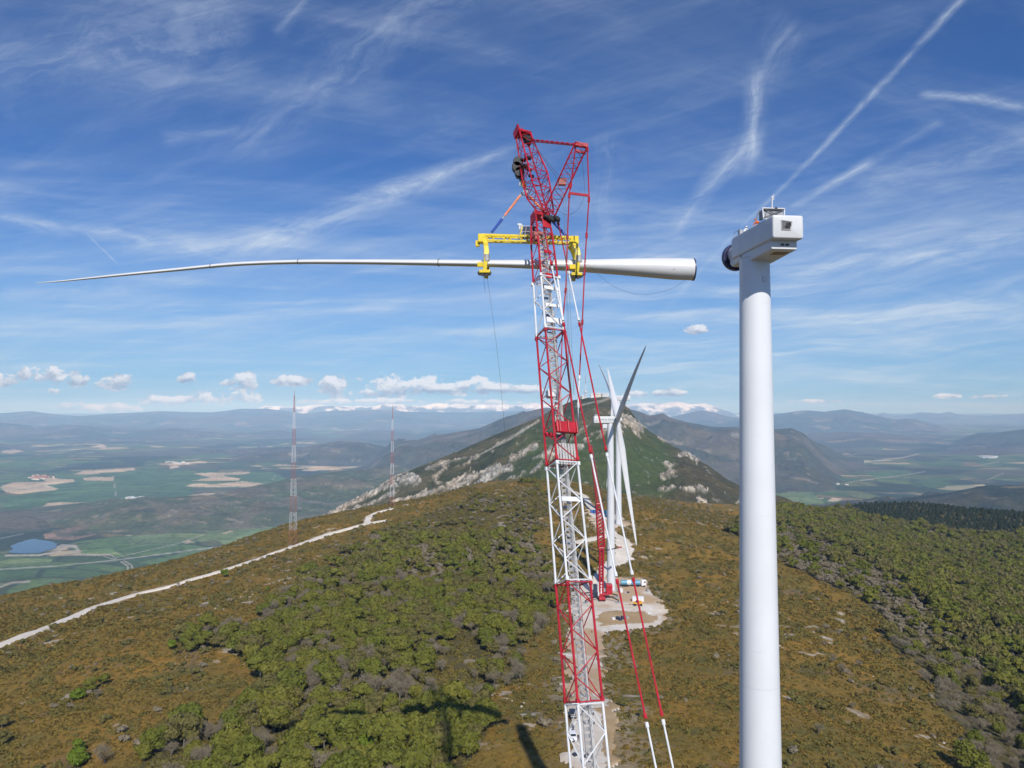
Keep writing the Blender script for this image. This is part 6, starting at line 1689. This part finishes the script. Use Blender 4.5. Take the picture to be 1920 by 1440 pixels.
# --- lone trees and bushes named by where they stand
def lone(px_, py_, me, s, name, label, cat='tree', sz=None):
    b = on_hill(px_, py_)
    root = empty(name, (b.x, b.y, b.z - .2), rng.uniform(0, 6), label=label, cat=cat); root.scale = (s, s, sz or s)
    link_mesh('crown', me, root); trunk(2.6, .2, 1.3, int(px_)).build('trunk', M['bark'], root)
for a in [(422, 1082, CR_B[0], 1.15, 'broadleaf_bush', 'bright green bush growing on the near edge of the white track', 'bush'),
          (140, 1438, CR_B[1], 1.05, 'broadleaf_tree', 'bright yellow-green tree at the bottom left beside a grey bush'), (150, 1412, CR_B[0], .85, 'broadleaf_tree', 'bright green tree just behind the yellow-green one at bottom left'),
          (148, 1312, CR_B[1], .95, 'broadleaf_tree', 'green tree at the lower left end of the hillside clump'), (172, 1296, CR_G[0], .85, 'broadleaf_tree', 'green tree in the middle of the hillside clump at left'), (198, 1284, CR_G[1], .7, 'broadleaf_tree', 'dark green tree at the upper right end of the hillside clump'),
          (320, 1218, CR_B[0], .85, 'broadleaf_tree', 'bright green tree at the left tip of the wood'), (358, 1222, CR_G[2], .8, 'broadleaf_tree', 'green tree second from the left tip of the wood'),
          (500, 1140, CR_B[1], .8, 'broadleaf_tree', 'bright green tree above the upper edge of the wood'), (502, 1108, CR_B[0], .55, 'broadleaf_bush', 'small bright green bush above the upper edge of the wood', 'bush'), (415, 1210, CR_B[0], .55, 'broadleaf_bush', 'small green bush right of the first trees of the wood', 'bush'),
          (4, 1365, CR_O[0], .9, 'broadleaf_tree', 'dark tree cut by the left edge of the picture'), (4, 1395, CR_O[1], .8, 'broadleaf_tree', 'lower dark tree cut by the left edge of the picture'), (610, 1052, CR_G[1], .7, 'broadleaf_tree', 'dark green tree on the heath below the nearer mast'),
          (535, 1090, CR_O[1], .35, 'broadleaf_bush', 'low dark bush right of the track bush', 'bush'),
          (700, 1425, CR_B[0], 1.55, 'broadleaf_tree', 'very large bright green tree at the bottom centre under the blade shadow'), (655, 1432, CR_G[2], 1.3, 'broadleaf_tree', 'large green tree left of the bright one at the bottom centre'),
          (1460, 1012, CR_G[0], .8, 'broadleaf_tree', 'green tree close right of the tower')]:
    lone(*a)
for (a, b, s, lb) in [(196, 1432, 1.0, 'round grey leafless bush right of the bottom left tree'), (182, 1310, .6, 'grey leafless bush below the hillside clump'), (240, 1150, .55, 'grey leafless bush under the white track'), (265, 1142, .6, 'grey leafless bush under the white track, further right'),
                      (290, 1132, .55, 'grey leafless bush at the right end of the row under the track'), (335, 1100, .5, 'grey leafless bush on the far side of the track'), (660, 1250, .95, 'pale leafless tree in the middle of the wood'), (218, 1150, .45, 'grey leafless bush leftmost under the track'),
                      (1560, 1245, .75, 'grey leafless bush on the heath right of the tower'), (1580, 1262, .7, 'grey leafless bush below the first one right of the tower'), (1610, 1252, .6, 'grey leafless bush further right on the heath'), (1548, 1210, .45, 'small grey bush upper on the right heath'),
                      (1645, 1230, .6, 'grey bush near the edge of the right wood'), (1535, 1378, .6, 'grey green bush low on the right heath'), (1310, 1002, .6, 'grey bush on the heath above the middle turbine blade tip'), (1600, 1330, .45, 'small grey bush on the right heath low down')]:
    lone(a, b, BARE_M[int(a) % 3], s, 'bare_bush', lb, 'bush')

# --- heath: low shrubs over the whole slope
hx, hy = [], []
for st, a, b in ((1.7, 115, 260), (2.4, 260, 420), (3.8, 420, 800)):
    x, y = grid_pts(st, a, b, .80); hx.append(x); hy.append(y)
hx = np.concatenate(hx); hy = np.concatenate(hy); hz = hill_z(hx, hy)
qx, qy, ha, hb, hc, m1, m2 = veg_masks(hx, hy, hz)
k = (qx > -30) & (qx < 1950) & (qy < 1500) & ~hb & ~hc & ~road_mask(hx, hy)
for w in BARE: k &= dline(hx, hy, w) > 4.2
k &= sstep(.30, .5, fbm(hx * .8 + hy * .3, hy * 1.1 - hx * .2, 9, 4)) * sstep(.2, .42, fbm(hx + 44, hy + 10, 70, 2)) < .3
k &= rng.uniform(0, 1, len(k)) < .62 + .3 * fbm(hx, hy, 12, 2)
hx, hy, hz = hx[k], hy[k], hz[k]
dd = np.hypot(hx, hy)
pat = fbm(hx + 90, hy - 40, 17, 4) + fbm(hx, hy, 5, 2) * .5
kd = np.where((pat > .22) | ha[k], 1, 0)
HE = [clump(200 + i, 34, .95, .62, .24, M['heath']) for i in range(4)]
HD = [clump(210 + i, 38, 1.05, .80, .24, M['heath2']) for i in range(3)]
s = rng.uniform(.55, 1.25, len(hx)) * np.clip(dd / 230, .85, 1.9)
for c, ms, nm in ((0, HE, 'heath'), (1, HD, 'heath')):
    i = kd == c
    gn_scatter(nm, ms, np.stack([hx[i], hy[i], hz[i] - .12], 1), s[i], rng.uniform(0, 6.28, i.sum()), rng.integers(0, len(ms), i.sum()),
               label=('ochre heath shrubs covering the slope', 'dark green heath shrubs covering the slope')[c], cat='heath')
# scattered grey scrub on the heath
gx, gy = grid_pts(7.5, 120, 900, .82); gz = hill_z(gx, gy)
qx, qy, ga, gb, gc, m1, m2 = veg_masks(gx, gy, gz)
g = (~ga) & (~gb) & ~road_mask(gx, gy) & (fbm(gx - 300, gy + 70, 34, 4) > .20) & (qy < 1480)
g |= (~ga) & (~gb) & (dline(qx, qy, [(1180, 940), (1260, 950), (1340, 965), (1400, 985), (1480, 1040)]) < 14)
for w in BARE: g &= dline(gx, gy, w) > 6
SC = [crown(4, 260, 1.5, 1.1, .2, 240 + i, name='clump', m=M['twig']) for i in range(1)] + [crown(4, 260, 1.5, 1.0, .22, 250 + i, name='clump', m=M['leaf2']) for i in range(2)]
gn_scatter('scrub', SC, np.stack([gx[g], gy[g], gz[g] - .3], 1), rng.uniform(.6, 1.5, g.sum()), rng.uniform(0, 6.28, g.sum()), rng.integers(0, 3, g.sum()), label='grey scrub dotted over the heath', cat='scrub')
# stones on the pads' spoil and in the heath
def stone(seed):
    r = np.random.default_rng(seed); mb = MB(); mb.lathe([(.05, -.3), (.5, -.1), (.55, .15), (.3, .36), (.03, .4)], 7); mb.v = [tuple(np.array(v) * (1 + r.normal(size=3) * .14)) for v in mb.v]; return mb.mesh('stone', M['stone'])
M['stone'] = mat('limestone', (.46, .43, .38), .9, var=.25, scale=1.5)
sx, sy = grid_pts(5, 130, 600, .8); sz = hill_z(sx, sy); qx, qy, ga_, gb_, gc_, m1, m2 = veg_masks(sx, sy, sz)
g = (fbm(sx + 44, sy + 10, 70, 2) + fbm(sx, sy, 14, 2) * .6 > .42) & ~road_mask(sx, sy)
ax_, ay_ = sx, sy
g |= (dline(qx, qy, [(1245, 1150), (1262, 1165), (1240, 1190), (1225, 1180)]) < 9)
g &= (rng.uniform(0, 1, len(g)) < .22) & ~ga_
gn_scatter('stones', [stone(1), stone(2), stone(3)], np.stack([sx[g], sy[g], sz[g]], 1), rng.uniform(.4, 1.1, g.sum()), rng.uniform(0, 6, g.sum()), rng.integers(0, 3, g.sum()), label='pale stones scattered in the heath', cat='stones')

# ------------------------------------------------------------------ air
def build_haze():
    x0, x1, y0, y1, z0, z1 = -50000, 50000, -900, 40000, VZ - 140, CAMZ + 290
    mb = MB(); mb.box(((x0 + x1) / 2, (y0 + y1) / 2, (z0 + z1) / 2), (x1 - x0, y1 - y0, z1 - z0))
    m = bpy.data.materials.new('haze'); m.use_nodes = True; nt = m.node_tree; nt.nodes.remove(nt.nodes['Principled BSDF'])
    v = nt.nodes.new('ShaderNodeVolumePrincipled'); v.inputs['Color'].default_value = HAZE_COL + (1,); v.inputs['Density'].default_value = HAZE_D; v.inputs['Anisotropy'].default_value = -0.35; v.inputs['Absorption Color'].default_value = (1, 1, 1, 1)
    nt.links.new(v.outputs[0], nt.nodes['Material Output'].inputs['Volume'])
    tag(mb.build('haze', m), kind='stuff')
HAZE_COL = (0.36, 0.62, 1.0); HAZE_D = 4.5e-5
build_haze()
